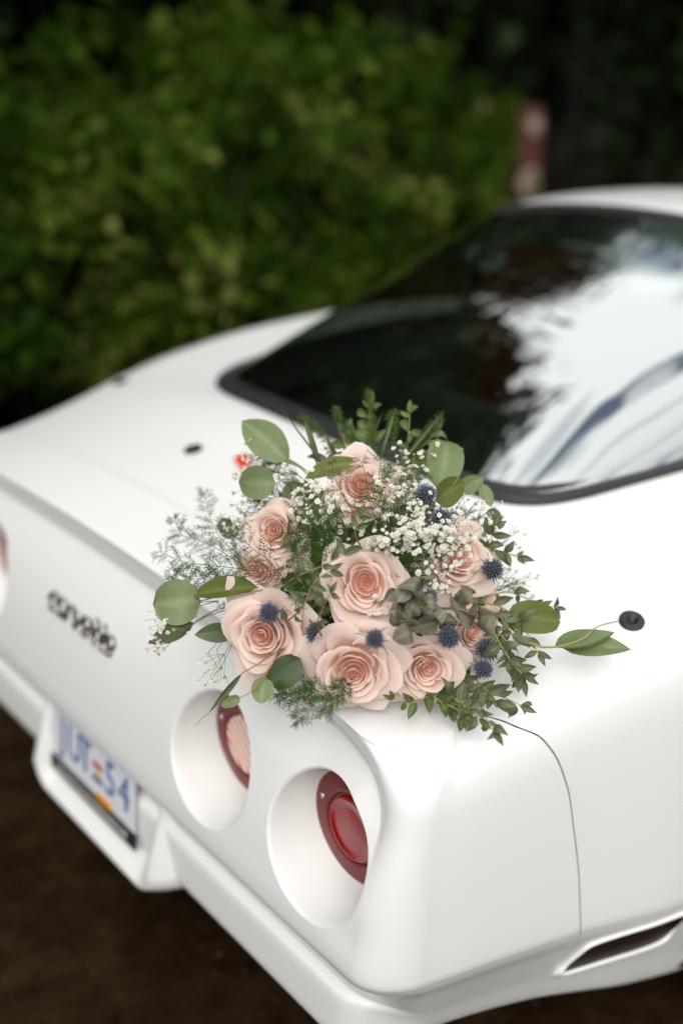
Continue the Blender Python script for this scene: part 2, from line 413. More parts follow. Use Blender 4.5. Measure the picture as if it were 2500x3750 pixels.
gm.grid([[glass_pt(1-2*i/NSs, j/NT) for j in range(NT+1)] for i in range(NSs+1)])
win = gm.build('rear_window', M['glass'], car); tag(win, 'dark tinted wrap-around rear window reflecting trees and white sky')
# rubber seal along the footprint and the roof edge
def sweep(path, up, prof, name, m, parent, closed=False):
    mb = MB(); rows = []
    for i, p in enumerate(path):
        d = (path[min(i+1,len(path)-1)]-path[max(i-1,0)]).normalized(); u = up[i].normalized(); s = d.cross(u).normalized()
        rows.append([p+s*a+u*b for a, b in prof])
    mb.grid(rows); return mb.build(name, m, parent)
path = [Vector((x, y, zdeck(x, y)+.001)) for x, y in ED]
sweep(path, [Vector((0,0,1))]*len(path), [(-.024,-.004),(-.022,.007),(-.017,.011),(-.006,.011),(-.003,.007),(.004,.007),(.008,.014),(.016,.016),(.024,.011),(.026,-.006)], 'window_seal', M['black_rubber'], win)
path = [roof_arch(q)+Vector((0,.0,.002)) for q in np.linspace(1,-1,60)]
sweep(path, [Vector((0,-.35,1))]*60, [(-.014,-.004),(-.013,.005),(.010,.007),(.014,-.004)], 'window_seal', M['black_rubber'], win)
# heating wires on the inner face
M['wire'] = mat('heating_wire', (0.20,0.07,0.035), rough=0.5)
for j in range(13):
    yy = .60+.042*j; pts = []
    for i in range(31):
        s = -.55+1.1*i/30
        # find t where the glass point reaches yy
        lo, hi = 0, 1
        for _ in range(22):
            mid = (lo+hi)/2
            if glass_pt(s, mid).y < yy: lo = mid
            else: hi = mid
        pts.append(glass_pt(s, (lo+hi)/2)-Vector((0,0,.003)))
    mb = MB(); mb.tube(pts, .0008, n=4); mb.build('heating_wire', M['wire'], win)
# ---- roof, pillars, windscreen, side glass
def roof_pt(q, t):
    A = roof_arch(q); y = A.y+.006+t*.62
    rise = .026*math.sin(min(1, t*1.1)*math.pi*.8)-.03*t*t
    edge = .012*math.exp(-t*26)
    return Vector((A.x*(1+.02*t), y, A.z+rise+.010-edge+(-.02*t*abs(q)**3)))
rm = MB(); rm.grid([[roof_pt(1-2*i/60, j/30) for j in range(31)] for i in range(61)])
roof = rm.build('roof', M['paint'], car); tag(roof, 'white roof panel above the rear window')
for sx in (1, -1):
    sg = MB(); rows = []
    for j in range(13):
        t = j/12; a = roof_pt(sx, t); yb = a.y+(.30*t if t > .0 else 0); xb = EX(1.4)*.0+.60
        b = Vector((sx*(.56+.10*min(1, t*1.4)), a.y+.0+.45*t*t, zdeck(.6, a.y)+.004))
        rows.append([a.lerp(b, k/8)+Vector((sx*.05*math.sin(math.pi*k/8),0,0)) for k in range(9)])
    sg.grid(rows, flip=(sx < 0)); sg.build('side_window', M['glass'], car)
    # pillar between rear window and door glass
    pm = MB(); rows = []
    for k in range(13):
        t = k/12; a = glass_pt(sx*1.0, t); rows.append([a+Vector((0,.002,0)), a+Vector((sx*.012,.035,-.002)), a+Vector((sx*.0,.075,-.004))])
    pm.grid(rows, flip=(sx > 0)); pm.build('window_pillar', M['black_rubber'], car)
ws = MB(); rows = []
for i in range(31):
    q = 1-2*i/30; a = roof_pt(q, 1.0); b = Vector((q*.66, 2.72-.12*q*q, .955)); rows.append([a.lerp(b, k/10)+Vector((0,0,.03*math.sin(math.pi*k/10))) for k in range(11)])
ws.grid(rows); ws.build('windscreen', M['glass'], car)
# ---- interior seen through the glass
it = MB()
it.box((-.62,.45,.52),(.62,2.7,.55)); it.box((-.64,.40,.55),(.64,.44,.80)); it.box((-.66,.45,.55),(-.62,2.7,.80)); it.box((.62,.45,.55),(.66,2.7,.80)); it.box((-.62,1.22,.55),(.62,1.26,.80))
it.build('cabin_lining', M['interior'], car, smooth=False)
def rbox(mb, c, s, r=.3, n=10):
    'superellipsoid cushion'
    rows = []
    for i in range(n+1):
        a = -math.pi/2+math.pi*i/n; row = []
        for j in range(2*n+1):
            b = -math.pi+2*math.pi*j/(2*n)
            sg = lambda v, e: math.copysign(abs(v)**e, v)
            row.append((c[0]+s[0]*sg(math.cos(a),r)*sg(math.cos(b),r), c[1]+s[1]*sg(math.cos(a),r)*sg(math.sin(b),r), c[2]+s[2]*sg(math.sin(a),r)))
        rows.append(row)
    mb.grid(rows)
for sx in (1, -1):
    se = MB(); rbox(se, (0,0,.12), (.24,.25,.10)); rbox(se, (0,-.22,.42), (.235,.09,.34)); rbox(se, (0,-.24,.74), (.13,.06,.09))
    so = se.build('seat', M['seat'], car); so.location = (sx*.30, 1.72, .33)
# ---- tail lamps
def lens_mat(name, col, clear):
    m = bpy.data.materials.new(name); m.use_nodes = True; nt = m.node_tree; b = nt.nodes['Principled BSDF']
    b.inputs['Base Color'].default_value = (*col, 1); b.inputs['Roughness'].default_value = 0.10 if not clear else .12; b.inputs['Coat Weight'].default_value = 0.15; b.inputs['Coat Roughness'].default_value = .05
    tc = N(nt,'ShaderNodeTexCoord'); wv = N(nt,'ShaderNodeTexWave')
    if clear:
        wv.wave_type = 'BANDS'; wv.bands_direction = 'DIAGONAL'; wv.inputs['Scale'].default_value = 34
        r = N(nt,'ShaderNodeValToRGB'); r.color_ramp.elements[0].color = (0.62,0.20,0.13,1); r.color_ramp.elements[1].color = (0.78,0.66,0.58,1)
        r.color_ramp.elements[0].position = .25; r.color_ramp.elements[1].position = .62
        nt.links.new(wv.outputs[0], r.inputs[0]); nt.links.new(r.outputs[0], b.inputs['Base Color'])
    else:
        wv.wave_type = 'RINGS'; wv.rings_direction = 'Y'; wv.inputs['Scale'].default_value = 60
    nt.links.new(tc.outputs['Object'], wv.inputs['Vector'])
    bp = N(nt,'ShaderNodeBump'); bp.inputs['Strength'].default_value = .16; bp.inputs['Distance'].default_value = .0012
    nt.links.new(wv.outputs[0], bp.inputs['Height']); nt.links.new(bp.outputs[0], b.inputs['Normal'])
    return m
M['lens_red'] = lens_mat('red_lens', (0.25,0.004,0.004), False)
M['lens_clear'] = lens_mat('reversing_lens', (0.8,0.6,0.5), True)
M['lens_flange'] = mat('red_lens_flange', (0.14,0.005,0.005), rough=.35, coat=.1, spec=.35)
def revolve(prof, n=64):
    mb = MB(); mb.grid([[(r*math.cos(2*math.pi*k/n), y, r*math.sin(2*math.pi*k/n)) for r, y in prof] for k in range(n)], closeu=True, flip=True); return mb
fl_me = revolve([(.0835,.004),(.0825,.0),(.078,-.001),(.060,-.002),(.054,-.0022),(.0525,-.001),(.0515,.003),(.0485,.0035),(.047,.003)]).build('flange', M['lens_flange']).data
le_me = revolve([(.0478,.0035),(.0470,-.0035),(.0455,-.0052),(.043,-.0052),(.040,-.0030),(.03,-.0034),(.018,-.0038),(.008,-.0040),(0.0004,-.0040)]).build('lens', M['lens_red']).data
lc_me = le_me.copy(); lc_me.materials.clear(); lc_me.materials.append(M['lens_clear'])
sc_me = revolve([(.0042,.001),(.0040,-.0012),(.0025,-.0018),(.0022,-.0004),(.0002,-.0004)], 16).build('screw', M['chrome']).data
for nm in ('flange','lens','screw'):
    o = bpy.data.objects[nm]; bpy.data.objects.remove(o)
for sx in (1, -1):
    for hx, inner in ((HL[sx][0][0], True), (HL[sx][1][0], False)):
        tl = link('tail_lamp', fl_me, car); tl.location = (sx*hx, YLENS, .637)
        tag(tl, 'round tail lamp with clear reversing lens' if inner else 'round red tail lamp')
        link('lens', lc_me if inner else le_me, tl)
        for a in (165, 345):
            s_ = link('screw', sc_me, tl); s_.location = (.068*math.cos(rad(a)), -.0018, .068*math.sin(rad(a)))
# ---- black deck plugs (bolt heads with a hexagon socket)
M['plug'] = mat('blackened_steel', (0.035,0.033,0.036), rough=.38, metal=.6, noise=.3, nscale=60)
def plug_mesh():
    mb = MB(); n = 48; P = [(.0180,-.003),(.0180,.0022),(.0165,.0034),(.0110,.0038)]
    rows = []
    for k in range(n):
        a = 2*math.pi*k/n; h = .0064/math.cos(((a+math.pi/6) % (math.pi/3))-math.pi/6); row = [(r*math.cos(a), r*math.sin(a), z) for r, z in P]
        row += [(h*math.cos(a), h*math.sin(a), .0038), (h*.97*math.cos(a), h*.97*math.sin(a), .0006), (0,0,.0006)]
        rows.append(row)
    mb.grid(rows, closeu=True); return mb
pme = plug_mesh().build('deck_plug', M['plug']); pm_me = pme.data; bpy.data.objects.remove(pme)
def deck_frame(x, y):
    e = 1e-3; n = Vector((-(zdeck(x+e,y)-zdeck(x-e,y))/(2*e), -(zdeck(x,y+e)-zdeck(x,y-e))/(2*e), 1)).normalized()
    return n.to_track_quat('Z', 'Y').to_euler()
for x, y in ((.744,.466),(-.715,.472),(-.165,.322)):
    o = link('deck_plug', pm_me, car); o.location = (x, y, zdeck(x, y)+.0012); o.rotation_euler = deck_frame(x, y)
# ---- red badge on the fuel lid
M['badge_red'] = mat('red_enamel', (0.75,0.035,0.012), rough=.25, coat=.6)
M['badge_white'] = mat('white_enamel', (0.7,0.7,0.7), rough=.25, coat=.6)
bd = MB(); bd.box((-.026,-.013,0),(.018,.013,.004)); fb = bd.build('fuel_lid_badge', M['badge_red'], car, smooth=False)
bx_, by_ = -.030, .345
fb.location = (bx_, by_, zdeck(bx_, by_)+.001); fb.rotation_euler = deck_frame(bx_, by_)
fb.rotation_euler.rotate_axis('Z', rad(-20))
# ---- nameplate lettering: strokes of bright metal with black infill
M['badge_black'] = mat('black_badge', (0.02,0.018,0.018), rough=.28, coat=.5)
def arc(cx, cz, rx, rz, a0, a1, n=14): return [(cx+rx*math.cos(rad(a0+(a1-a0)*i/n)), cz+rz*math.sin(rad(a0+(a1-a0)*i/n))) for i in range(n+1)]
LET = {'c': [arc(.5,.5,.46,.46,40,320)], 'o': [arc(.5,.5,.46,.46,0,360,20)], 'r': [[(.1,0),(.1,.96)], arc(.52,.50,.42,.44,160,50,8)],
       'v': [[(.02,.96),(.46,.02),(.90,.96)]], 'e': [[(.06,.5),(.92,.5)]+arc(.5,.5,.44,.46,10,320,16)],
       't': [[(.4,1.38),(.4,.25)]+arc(.62,.25,.22,.22,180,290,6), [(.05,.96),(.78,.96)]]}
ADV = {'c':1.08,'o':1.12,'r':.98,'v':1.08,'e':1.12,'t':.90}
npx, npz, sc = -.166, .674, .0285
nameplate = empty('nameplate', (0,0,0), car); tag(nameplate, 'black and bright metal lettering on the tail panel')
cx = 0
for ch in 'corvette':
    outer, inner = MB(), MB()
    for st in LET[ch]:
        pts = []
        for a, b in st:
            x = npx+(cx+a)*sc; z = npz+b*sc; pts.append(Vector((x, surf_y(x, z)-.0015, z)))
        outer.tube(pts, .0052, n=8); inner.tube([p+Vector((0,-.0026,.0022)) for p in pts], .0036, n=8)
    lo = outer.build('letter', M['badge_black'], nameplate)
    inn = inner; cx += ADV[ch]
    M.setdefault('badge_edge', mat('badge_edge', (0.55,0.52,0.50), rough=.25, metal=.9))
    k = MB(); k.V, k.F = inn.V, inn.F
    ob = k.build('letter_face', M['badge_edge'], nameplate)
# ---- number plate in its housing
M['plate_white'] = mat('plate_white', (0.72,0.74,0.78), rough=.35, noise=.05, nscale=30)
M['plate_blue'] = mat('plate_blue', (0.12,0.17,0.36), rough=.35)
M['plate_frame'] = mat('plate_frame', (0.015,0.014,0.014), rough=.4)
M['decal'] = mat('orange_decal', (0.80,0.30,0.02), rough=.5)
M['pale_print'] = mat('pale_print', (0.55,0.52,0.50), rough=.5)
def rrect(hw, z0, z1, r, n=10):
    pts = []
    for cx_, cz_, a0 in ((hw-r, z1-r, 0), (-hw+r, z1-r, 90), (-hw+r, z0+r, 180), (hw-r, z0+r, 270)):
        pts += [(cx_+r*math.cos(rad(a0+90*i/n)), cz_+r*math.sin(rad(a0+90*i/n))) for i in range(n+1)]
    return pts
hs = MB(); rings = []
for hw, z0, z1, r, y in ((.290,.315,.500,.05,.050),(.275,.305,.496,.05,.020),(.250,.296,.494,.05,-.008),(.226,.289,.492,.048,-.024),(.216,.288,.490,.047,-.030),(.208,.291,.487,.045,-.031),(.202,.296,.484,.042,-.028),(.178,.322,.482,.030,-.004),(.172,.330,.482,.028,.004)):
    rings.append([(x, y+.045*sstep(.40,.49,z), z) for x, z in rrect(hw, z0, z1+.03, r)])
n_ = len(rings[0]); hs.grid([[rings[i][k] for i in range(len(rings))] for k in range(n_)], closeu=True)
hs.add([rings[-1][k] for k in range(n_)], [tuple(range(n_))])
ho = hs.build('plate_housing', M['paint'], car); tag(ho, 'white bulging housing round the number plate')
PY, PZ = -.012, .346
plate = empty('number_plate', (-.012, PY, PZ), car); plate.rotation_euler = (rad(-4), 0, 0); tag(plate, 'white number plate with blue characters and orange decal')
pb = MB()
pr = rrect(.152, 0, .152, .012, 5); npr = len(pr)
pb.V = [(x, 0, z) for x, z in pr]+[(x, .0015, z) for x, z in pr]; pb.F = [tuple(range(npr)), tuple(range(2*npr-1, npr-1, -1))]+[(i, npr+i, npr+(i+1) % npr, (i+1) % npr) for i in range(npr)]
pb.build('plate_sheet', M['plate_white'], plate, smooth=False)
fr = MB(); fr.box((-.157,-.004,-.008),(.157,.001,.022)); fo = fr.build('plate_frame', M['plate_frame'], plate, smooth=False)
random.seed(4)
pm = MB(); x = -.135
while x < .135:
    wd = random.uniform(.004,.008); pm.box((x,-.0050,.001),(x+wd,-.0042,.012+random.uniform(-.002,.002))); x += wd+random.uniform(.003,.006)
tag(pm.build('frame_print', M['pale_print'], plate, smooth=False), kind='stuff')
dc = MB(); dc.box((.020,-.0032,.016),(.072,-.0010,.034)); dc.build('decal', M['decal'], plate, smooth=False)
def text_mesh(ch, size, m, parent, loc, name='character', ext=.0012):
    cu = bpy.data.curves.new('t', 'FONT'); cu.body = ch; cu.size = size; cu.extrude = ext; cu.align_x = 'CENTER'; cu.resolution_u = 4
    t = bpy.data.objects.new('t', cu); COL.objects.link(t); bpy.context.view_layer.update()
    me = bpy.data.meshes.new_from_object(t.evaluated_get(bpy.context.evaluated_depsgraph_get())); bpy.data.objects.remove(t)
    me.materials.clear(); me.materials.append(m)
    o = link(name, me, parent); o.rotation_euler = (rad(90),0,0); o.location = loc; o.scale = (.80,1,1); return o
for ch, x in (('J',-.112),('U',-.066),('T',-.024),('5',.068),('4',.116)):
    text_mesh(ch, .098, M['plate_blue'], plate, (x,-.0012,.052))
fg = empty('flag_emblem', (.022,-.0014,.070), plate)
for nm, col, lo, hi in (('red_band',(.45,.03,.03),(-.017,.012),(.017,.022)),('white_band',(.7,.7,.7),(-.017,.004),(.017,.0118)),('gold_sun',(.8,.42,.03),(-.009,-.006),(.009,.0038)),('blue_band',(.03,.09,.33),(-.017,-.016),(.017,-.0062))):
    b_ = MB(); b_.box((lo[0],-.0008,lo[1]),(hi[0],.0006,hi[1])); b_.build(nm, mat(nm, col, rough=.4), plate, smooth=False).location = fg.location
bpy.data.objects.remove(fg)
# ---- side marker lamp with its raised rim
M['marker'] = mat('dark_red_marker', (0.016,0.003,0.002), rough=.4, coat=0, spec=.12)
bodyb = BVHTree.FromPolygons([Vector(v) for v in body.V], body.F)
def side_x(y, z):
    h = bodyb.ray_cast(Vector((2, y, z)), Vector((-1,0,0))); return h[0].x if h[0] else .82
MK = [(.330,.348),(.366,.404),(.556,.398),(.517,.342)]
def mkp(y, z, off): return Vector((side_x(y, z)+off, y, z))
for sx in (1, -1):
    mk = MB(); rows = []
    for i in range(13):
        a = i/12; lo = [MK[0][k]+(MK[3][k]-MK[0][k])*a for k in (0,1)]; hi = [MK[1][k]+(MK[2][k]-MK[1][k])*a for k in (0,1)]
        rows.append([mkp(lo[0]+(hi[0]-lo[0])*j/6, lo[1]+(hi[1]-lo[1])*j/6, .0045) for j in range(7)])
    mk.grid([[(sx*p.x, p.y, p.z) for p in r] for r in rows], flip=(sx < 0)); mo = mk.build('side_marker', M['marker'], car)
    tag(mo, 'dark red side marker lamp set low in the fender')
    rim = MB()
    loop = []
    for (a, b) in zip(MK, MK[1:]+MK[:1]):
        for i in range(12): loop.append((a[0]+(b[0]-a[0])*i/12, a[1]+(b[1]-a[1])*i/12))
    for _ in range(2): loop = [((loop[i-1][0]+2*loop[i][0]+loop[(i+1) % 48][0])/4, (loop[i-1][1]+2*loop[i][1]+loop[(i+1) % 48][1])/4) for i in range(48)]
    cy, cz = .44, .379; rows = []
    for y, z in loop:
        low = sstep(.385,.365,z) if False else max(0, min(1, (.366-z)/.018)); k = 1+.0/1
        dy, dz = (y-cy), (z-cz); l = math.hypot(dy*.25, dz) or 1; ny, nz = dy*.25/l, dz/l
        hgt = .0046+.006*low
        rows.append([mkp(y+ny*e, z+nz*e, o) for e, o in ((-.0005,.003),(0,hgt),(.002,hgt+.0005),(.004+.002*low,hgt*.6),(.006+.010*low,-.001))])
    rim.grid([[(sx*p.x, p.y, p.z) for p in r] for r in rows], closeu=True, flip=(sx > 0)); rim.build('marker_rim', M['paint'], mo)
# ---- wheels
M['tyre'] = mat('tyre_rubber', (0.02,0.02,0.02), rough=.8, bump=.2, bscale=80)
M['rim'] = mat('alloy', (0.55,0.55,0.56), rough=.3, metal=1.0)
def wheel_meshes():
    t = revolve([(.20,-.11),(.26,-.125),(.31,-.12),(.33,-.10),(.335,-.05),(.335,.05),(.33,.10),(.31,.12),(.26,.125),(.20,.11)], 48)
    r = revolve([(.20,-.10),(.19,-.08),(.17,-.05),(.10,-.06),(.07,-.09),(.03,-.10),(.001,-.10)], 48)
    a = t.build('tyre', M['tyre']); b = r.build('rim', M['rim']); A, B = a.data, b.data
    bpy.data.objects.remove(a); bpy.data.objects.remove(b); return A, B
tyre_me, rim_me = wheel_meshes()
for sx in (1, -1):
    for wy in (.98, 3.47):
        wh = link('wheel', tyre_me, car); wh.location = (sx*.745, wy, .335); wh.rotation_euler = (0,0,rad(90) if sx > 0 else rad(-90))
        link('rim', rim_me, wh)
        ar = MB(); ar.grid([[(sx*.86, wy+.374*math.cos(rad(a)), .335+.374*math.sin(rad(a))) for a in range(-10,191,8)], [(sx*.60, wy+.374*math.cos(rad(a)), .335+.374*math.sin(rad(a))) for a in range(-10,191,8)]]); ar.build('wheel_arch_liner', M['under'], car)
# ================================================================== ground, hedge, wood
def ground_mat():
    m = bpy.data.materials.new('dirt'); m.use_nodes = True; nt = m.node_tree; b = nt.nodes['Principled BSDF']; b.inputs['Roughness'].default_value = .95; b.inputs['Specular IOR Level'].default_value = .05
    tc = N(nt,'ShaderNodeTexCoord'); n1 = N(nt,'ShaderNodeTexNoise'); n1.inputs['Scale'].default_value = 2.2; n1.inputs['Detail'].default_value = 8; n1.inputs['Roughness'].default_value = .65
    n2 = N(nt,'ShaderNodeTexNoise'); n2.inputs['Scale'].default_value = 14; n2.inputs['Detail'].default_value = 8
    r = N(nt,'ShaderNodeValToRGB'); e = r.color_ramp.elements; e[0].position = .32; e[0].color = (.009,.0045,.0018,1); e[1].position = .72; e[1].color = (.046,.025,.010,1)
    k = e.new(.5); k.color = (.022,.0115,.0045,1)
    a = N(nt,'ShaderNodeMath', operation='MULTIPLY_ADD'); a.inputs[1].default_value = .5
    h = N(nt,'ShaderNodeMath', operation='MULTIPLY'); h.inputs[1].default_value = .5
    nt.links.new(tc.outputs['Object'], n1.inputs['Vector']); nt.links.new(tc.outputs['Object'], n2.inputs['Vector'])
    nt.links.new(n1.outputs[0], h.inputs[0]); nt.links.new(n2.outputs[0], a.inputs[0]); nt.links.new(h.outputs[0], a.inputs[2]); nt.links.new(a.outputs[0], r.inputs[0]); nt.links.new(r.outputs[0], b.inputs['Base Color'])
    bp = N(nt,'ShaderNodeBump'); bp.inputs['Strength'].default_value = .8; bp.inputs['Distance'].default_value = .03
    nt.links.new(n2.outputs[0], bp.inputs['Height']); nt.links.new(bp.outputs[0], b.inputs['Normal'])
    return m
M['dirt'] = ground_mat()
rng = np.random.default_rng(7)
xs_ = np.concatenate([np.linspace(-150,-6,14)[:-1], np.linspace(-6,6,70), np.linspace(6,150,14)[1:]])
g = MB(); g.grid([[(x, y, (.02*math.sin(3.1*x+y)*math.sin(2.3*y-.7*x)-.02) if abs(x) < 6 and abs(y) < 6 else -.02) for x in xs_] for y in xs_], flip=True)
o = g.build('ground', M['dirt']); tag(o, kind='structure')
# loose stones on the dirt
def stone_field(name, n, m, smin, smax, seed):
    r = np.random.default_rng(seed); mb = MB()
    for _ in range(n):
        x, y = r.uniform(-1.6,2.4), r.uniform(-1.3,2.2); s = r.uniform(smin, smax)*(1 if r.random() < .9 else 1.8)
        z = .02*math.sin(3.1*x+y)*math.sin(2.3*y-.7*x)-.02
        a = r.uniform(0,6.28); q = r.uniform(.6,1.3,6)
        P = [(q[0],0,.1),(0,q[1],.1),(-q[2],0,.1),(0,-q[3],.1),(.1,.1,.7*q[4]),(0,0,-.3)]
        P = [(x+s*(px*math.cos(a)-py*math.sin(a)), y+s*(px*math.sin(a)+py*math.cos(a)), z+s*pz) for px, py, pz in P]
        mb.add(P, [(0,1,4),(1,2,4),(2,3,4),(3,0,4),(1,0,5),(2,1,5),(3,2,5),(0,3,5)])
    return mb.build(name, m, None, smooth=False)
M['stone'] = mat('brown_gravel', (.018,.010,.005), rough=.9, spec=.05, noise=.5, nscale=12)
M['pale_stone'] = mat('pale_gravel', (.11,.07,.045), rough=.9, spec=.05, noise=.4, nscale=12)
tag(stone_field('gravel', 2600, M['stone'], .006, .016, 1), 'dark brown gravel strewn over the dirt', kind='stuff')
tag(stone_field('pale_gravel', 70, M['pale_stone'], .005, .013, 2), 'scattered pale stones on the dirt', kind='stuff')
def leaf_mat(name, cols, trans=.3):
    m = bpy.data.materials.new(name); m.use_nodes = True; nt = m.node_tree; nt.nodes.clear()
    o = N(nt,'ShaderNodeOutputMaterial'); mx = N(nt,'ShaderNodeMixShader'); mx.inputs[0].default_value = trans
    b = N(nt,'ShaderNodeBsdfPrincipled'); b.inputs['Roughness'].default_value = .6; b.inputs['Specular IOR Level'].default_value = .06; t = N(nt,'ShaderNodeBsdfTranslucent')
    at = N(nt,'ShaderNodeAttribute', attribute_name='tone'); r = N(nt,'ShaderNodeValToRGB')
    el = r.color_ramp.elements; el[0].color = (*cols[0],1); el[1].color = (*cols[-1],1)
    for i, c in enumerate(cols[1:-1]): k = el.new((i+1)/(len(cols)-1)); k.color = (*c,1)
    nt.links.new(at.outputs['Fac'], r.inputs[0]); nt.links.new(r.outputs[0], b.inputs['Base Color']); nt.links.new(r.outputs[0], t.inputs[0])
    nt.links.new(b.outputs[0], mx.inputs[1]); nt.links.new(t.outputs[0], mx.inputs[2]); nt.links.new(mx.outputs[0], o.inputs[0])
    return m
M['hedge_leaf'] = leaf_mat('hedge_leaves', [(.011,.030,.002),(.036,.078,.005),(.082,.138,.011),(.20,.205,.055)], .35)
M['wood_leaf'] = leaf_mat('wood_leaves', [(.012,.020,.008),(.022,.036,.012),(.036,.050,.018)], .2)
M['bark'] = mat('bark', (.020,.013,.010), rough=.95, noise=.5, nscale=14, bump=.8, bscale=30)
def leaf_cloud(name, C, Nrm, size, tone, m, seed):
    'many folded leaves: centres C, directions, sizes; 4 triangles each'
    r = np.random.default_rng(seed); n = len(C)
    d = r.normal(size=(n,3)); d[:,2] -= .4; d /= np.linalg.norm(d,axis=1)[:,None]
    s = np.cross(d, Nrm); s /= np.linalg.norm(s,axis=1)[:,None]+1e-9; u = np.cross(s, d)
    L = size[:,None]; Wd = L*.32
    P = np.stack([C-d*L*.5, C+s*Wd+u*L*.08, C+d*L*.5, C-s*Wd+u*L*.08, C-u*L*.03], 1).reshape(-1,3)
    b = np.arange(n)[:,None]*5
    F = np.concatenate([np.stack([b+0,b+1,b+4],2), np.stack([b+1,b+2,b+4],2), np.stack([b+2,b+3,b+4],2), np.stack([b+3,b+0,b+4],2)],1).reshape(-1,3)
    me = bpy.data.meshes.new(name); me.vertices.add(len(P)); me.vertices.foreach_set('co', P.ravel()); me.loops.add(len(F)*3); me.polygons.add(len(F))
    me.loops.foreach_set('vertex_index', F.ravel().astype(np.int32)); me.polygons.foreach_set('loop_start', (np.arange(len(F))*3).astype(np.int32))
    me.update(calc_edges=True)
    a = me.attributes.new('tone','FLOAT','POINT'); a.data.foreach_set('value', np.repeat(tone,5).astype(np.float32))
    me.materials.append(m); return me
def clumpy(n, rx, ry, h0, h1, seed, clumps=40, cs=.22):
    'leaf positions gathered into clumps over a rounded volume'
    r = np.random.default_rng(seed); cc = []
    while len(cc) < clumps:
        p = r.uniform(-1,1,3)
        l = np.linalg.norm(p)
        if l < 1 and l > .45: cc.append(p*(.75+.25*r.random()))
    cc = np.array(cc); k = r.integers(0, clumps, n); q = cc[k]+r.normal(size=(n,3))*cs*r.uniform(.5,1.2,clumps)[k][:,None]
    C = np.stack([q[:,0]*rx, q[:,1]*ry, h0+(q[:,2]*.5+.5)*(h1-h0)],1); C[:,2] = np.maximum(C[:,2], .03)
    out_ = q/np.maximum(np.linalg.norm(q,axis=1)[:,None],1e-6); Nn = out_*.7+r.normal(size=(n,3))*.6+np.array([0,0,.5]); Nn /= np.linalg.norm(Nn,axis=1)[:,None]
    tone = np.clip(r.uniform(0,1,clumps)[k]*.75+r.normal(size=n)*.22+.06,0,1)
    return C, Nn, tone
def shrub_variant(seed, h):
    r = np.random.default_rng(seed); n = 8000
    C, Nn, tone = clumpy(n, .62, .62, .10, h, seed, clumps=44, cs=.14)
    sz = .030+.070*r.random(n)**1.6
    for q in range(9):                                      # upright shoots above the crown
        a = r.uniform(0,6.28); R = r.uniform(.1,.5); L = r.uniform(.18,.42); m = 34; t = r.random(m)
        S = np.stack([R*math.cos(a)+.10*t*math.cos(a)+r.normal(size=m)*.025, R*math.sin(a)+.10*t*math.sin(a)+r.normal(size=m)*.025, h*(1-.35*R)-.12+L*t],1)
        C = np.concatenate([C, S]); Nn = np.concatenate([Nn, r.normal(size=(m,3))+[0,0,.8]]); tone = np.concatenate([tone, np.clip(r.uniform(.1,.6)+r.normal(size=m)*.12,0,1)]); sz = np.concatenate([sz, r.uniform(.05,.10,m)])
    me = leaf_cloud('crown', C, Nn, sz, tone, M['hedge_leaf'], seed)
    st = MB()
    for k in range(7):
        a = r.uniform(0,6.28); R = r.uniform(.15,.45); pts = [(.06*math.cos(a),.06*math.sin(a),-.03),(R*.4*math.cos(a),R*.4*math.sin(a),h*.35),(R*math.cos(a+.4),R*math.sin(a+.4),h*r.uniform(.7,.95))]
        st.tube(pts, [.016,.011,.004], n=6)
    so = st.build('stems', M['bark']); sm_ = so.data; bpy.data.objects.remove(so)
    return me, sm_
SHV = [shrub_variant(11+i, h) for i, h in enumerate((1.30,1.45,1.55,1.40))]
def shrub(x, y, k, s, rz, lab):
    e = empty('shrub', (x, y, -.02)); e.rotation_euler = (0,0,rz); e.scale = (s, s, s)
    tag(e, lab, 'shrub', 'shrubs of the hedge')
    link('crown', SHV[k][0], e); link('stems', SHV[k][1], e)
r = np.random.default_rng(5); k = 0
for row, (x0, sy, ye) in enumerate(((-2.55,.0,3.35),(-3.25,.35,3.9))):
    y = -1.6+sy
    while y < ye:
        shrub(x0+r.uniform(-.15,.15)-.10*max(0,y-2), y, k % 4, r.uniform(.88,1.05)*(1.14 if row else 1.0)*(1.06 if y < 1.2 else 1.0), r.uniform(0,6.28), 'leafy green shrub at the end of the hedge beside the wooden post' if y > ye-.7 and row == 0 else ('leafy green shrub in the front of the hedge, facing the car' if row == 0 else 'leafy green shrub at the back of the hedge, behind other shrubs')); k += 1
        y += r.uniform(.62,.80)
# wood behind: tall trees whose crowns close overhead
def tree_variant(seed, h, cr, base):
    r = np.random.default_rng(seed); n = 9000
    C, Nn, tone = clumpy(n, cr, cr, base, h, seed, clumps=60, cs=.17)
    cm = leaf_cloud('crown', C, Nn, r.uniform(.16,.34,n), tone, M['wood_leaf'], seed)
    t = MB(); p = [(0,0,-.1)]; x = y = 0
    for i in range(7):
        x += r.uniform(-.08,.08); y += r.uniform(-.08,.08); p.append((x, y, (i+1)*h*.9/7))
    t.tube(p, [.20,.16,.15,.13,.11,.09,.06,.03], n=10)
    for i in range(14):
        z = r.uniform(base*.8, h*.85); a = r.uniform(0,6.28); L = cr*r.uniform(.5,.95)
        t.tube([(x*z/h,y*z/h,z),(.5*L*math.cos(a),.5*L*math.sin(a),z+.35),(L*math.cos(a+.2),L*math.sin(a+.2),z+.6)], [.05,.03,.01], n=6)
    o = t.build('trunk', M['bark']); tm = o.data; bpy.data.objects.remove(o); return cm, tm
TV = [tree_variant(31, 9.0, 2.3, 2.1), tree_variant(32, 10.5, 2.6, 2.4), tree_variant(33, 8.2, 2.1, 0.4)]
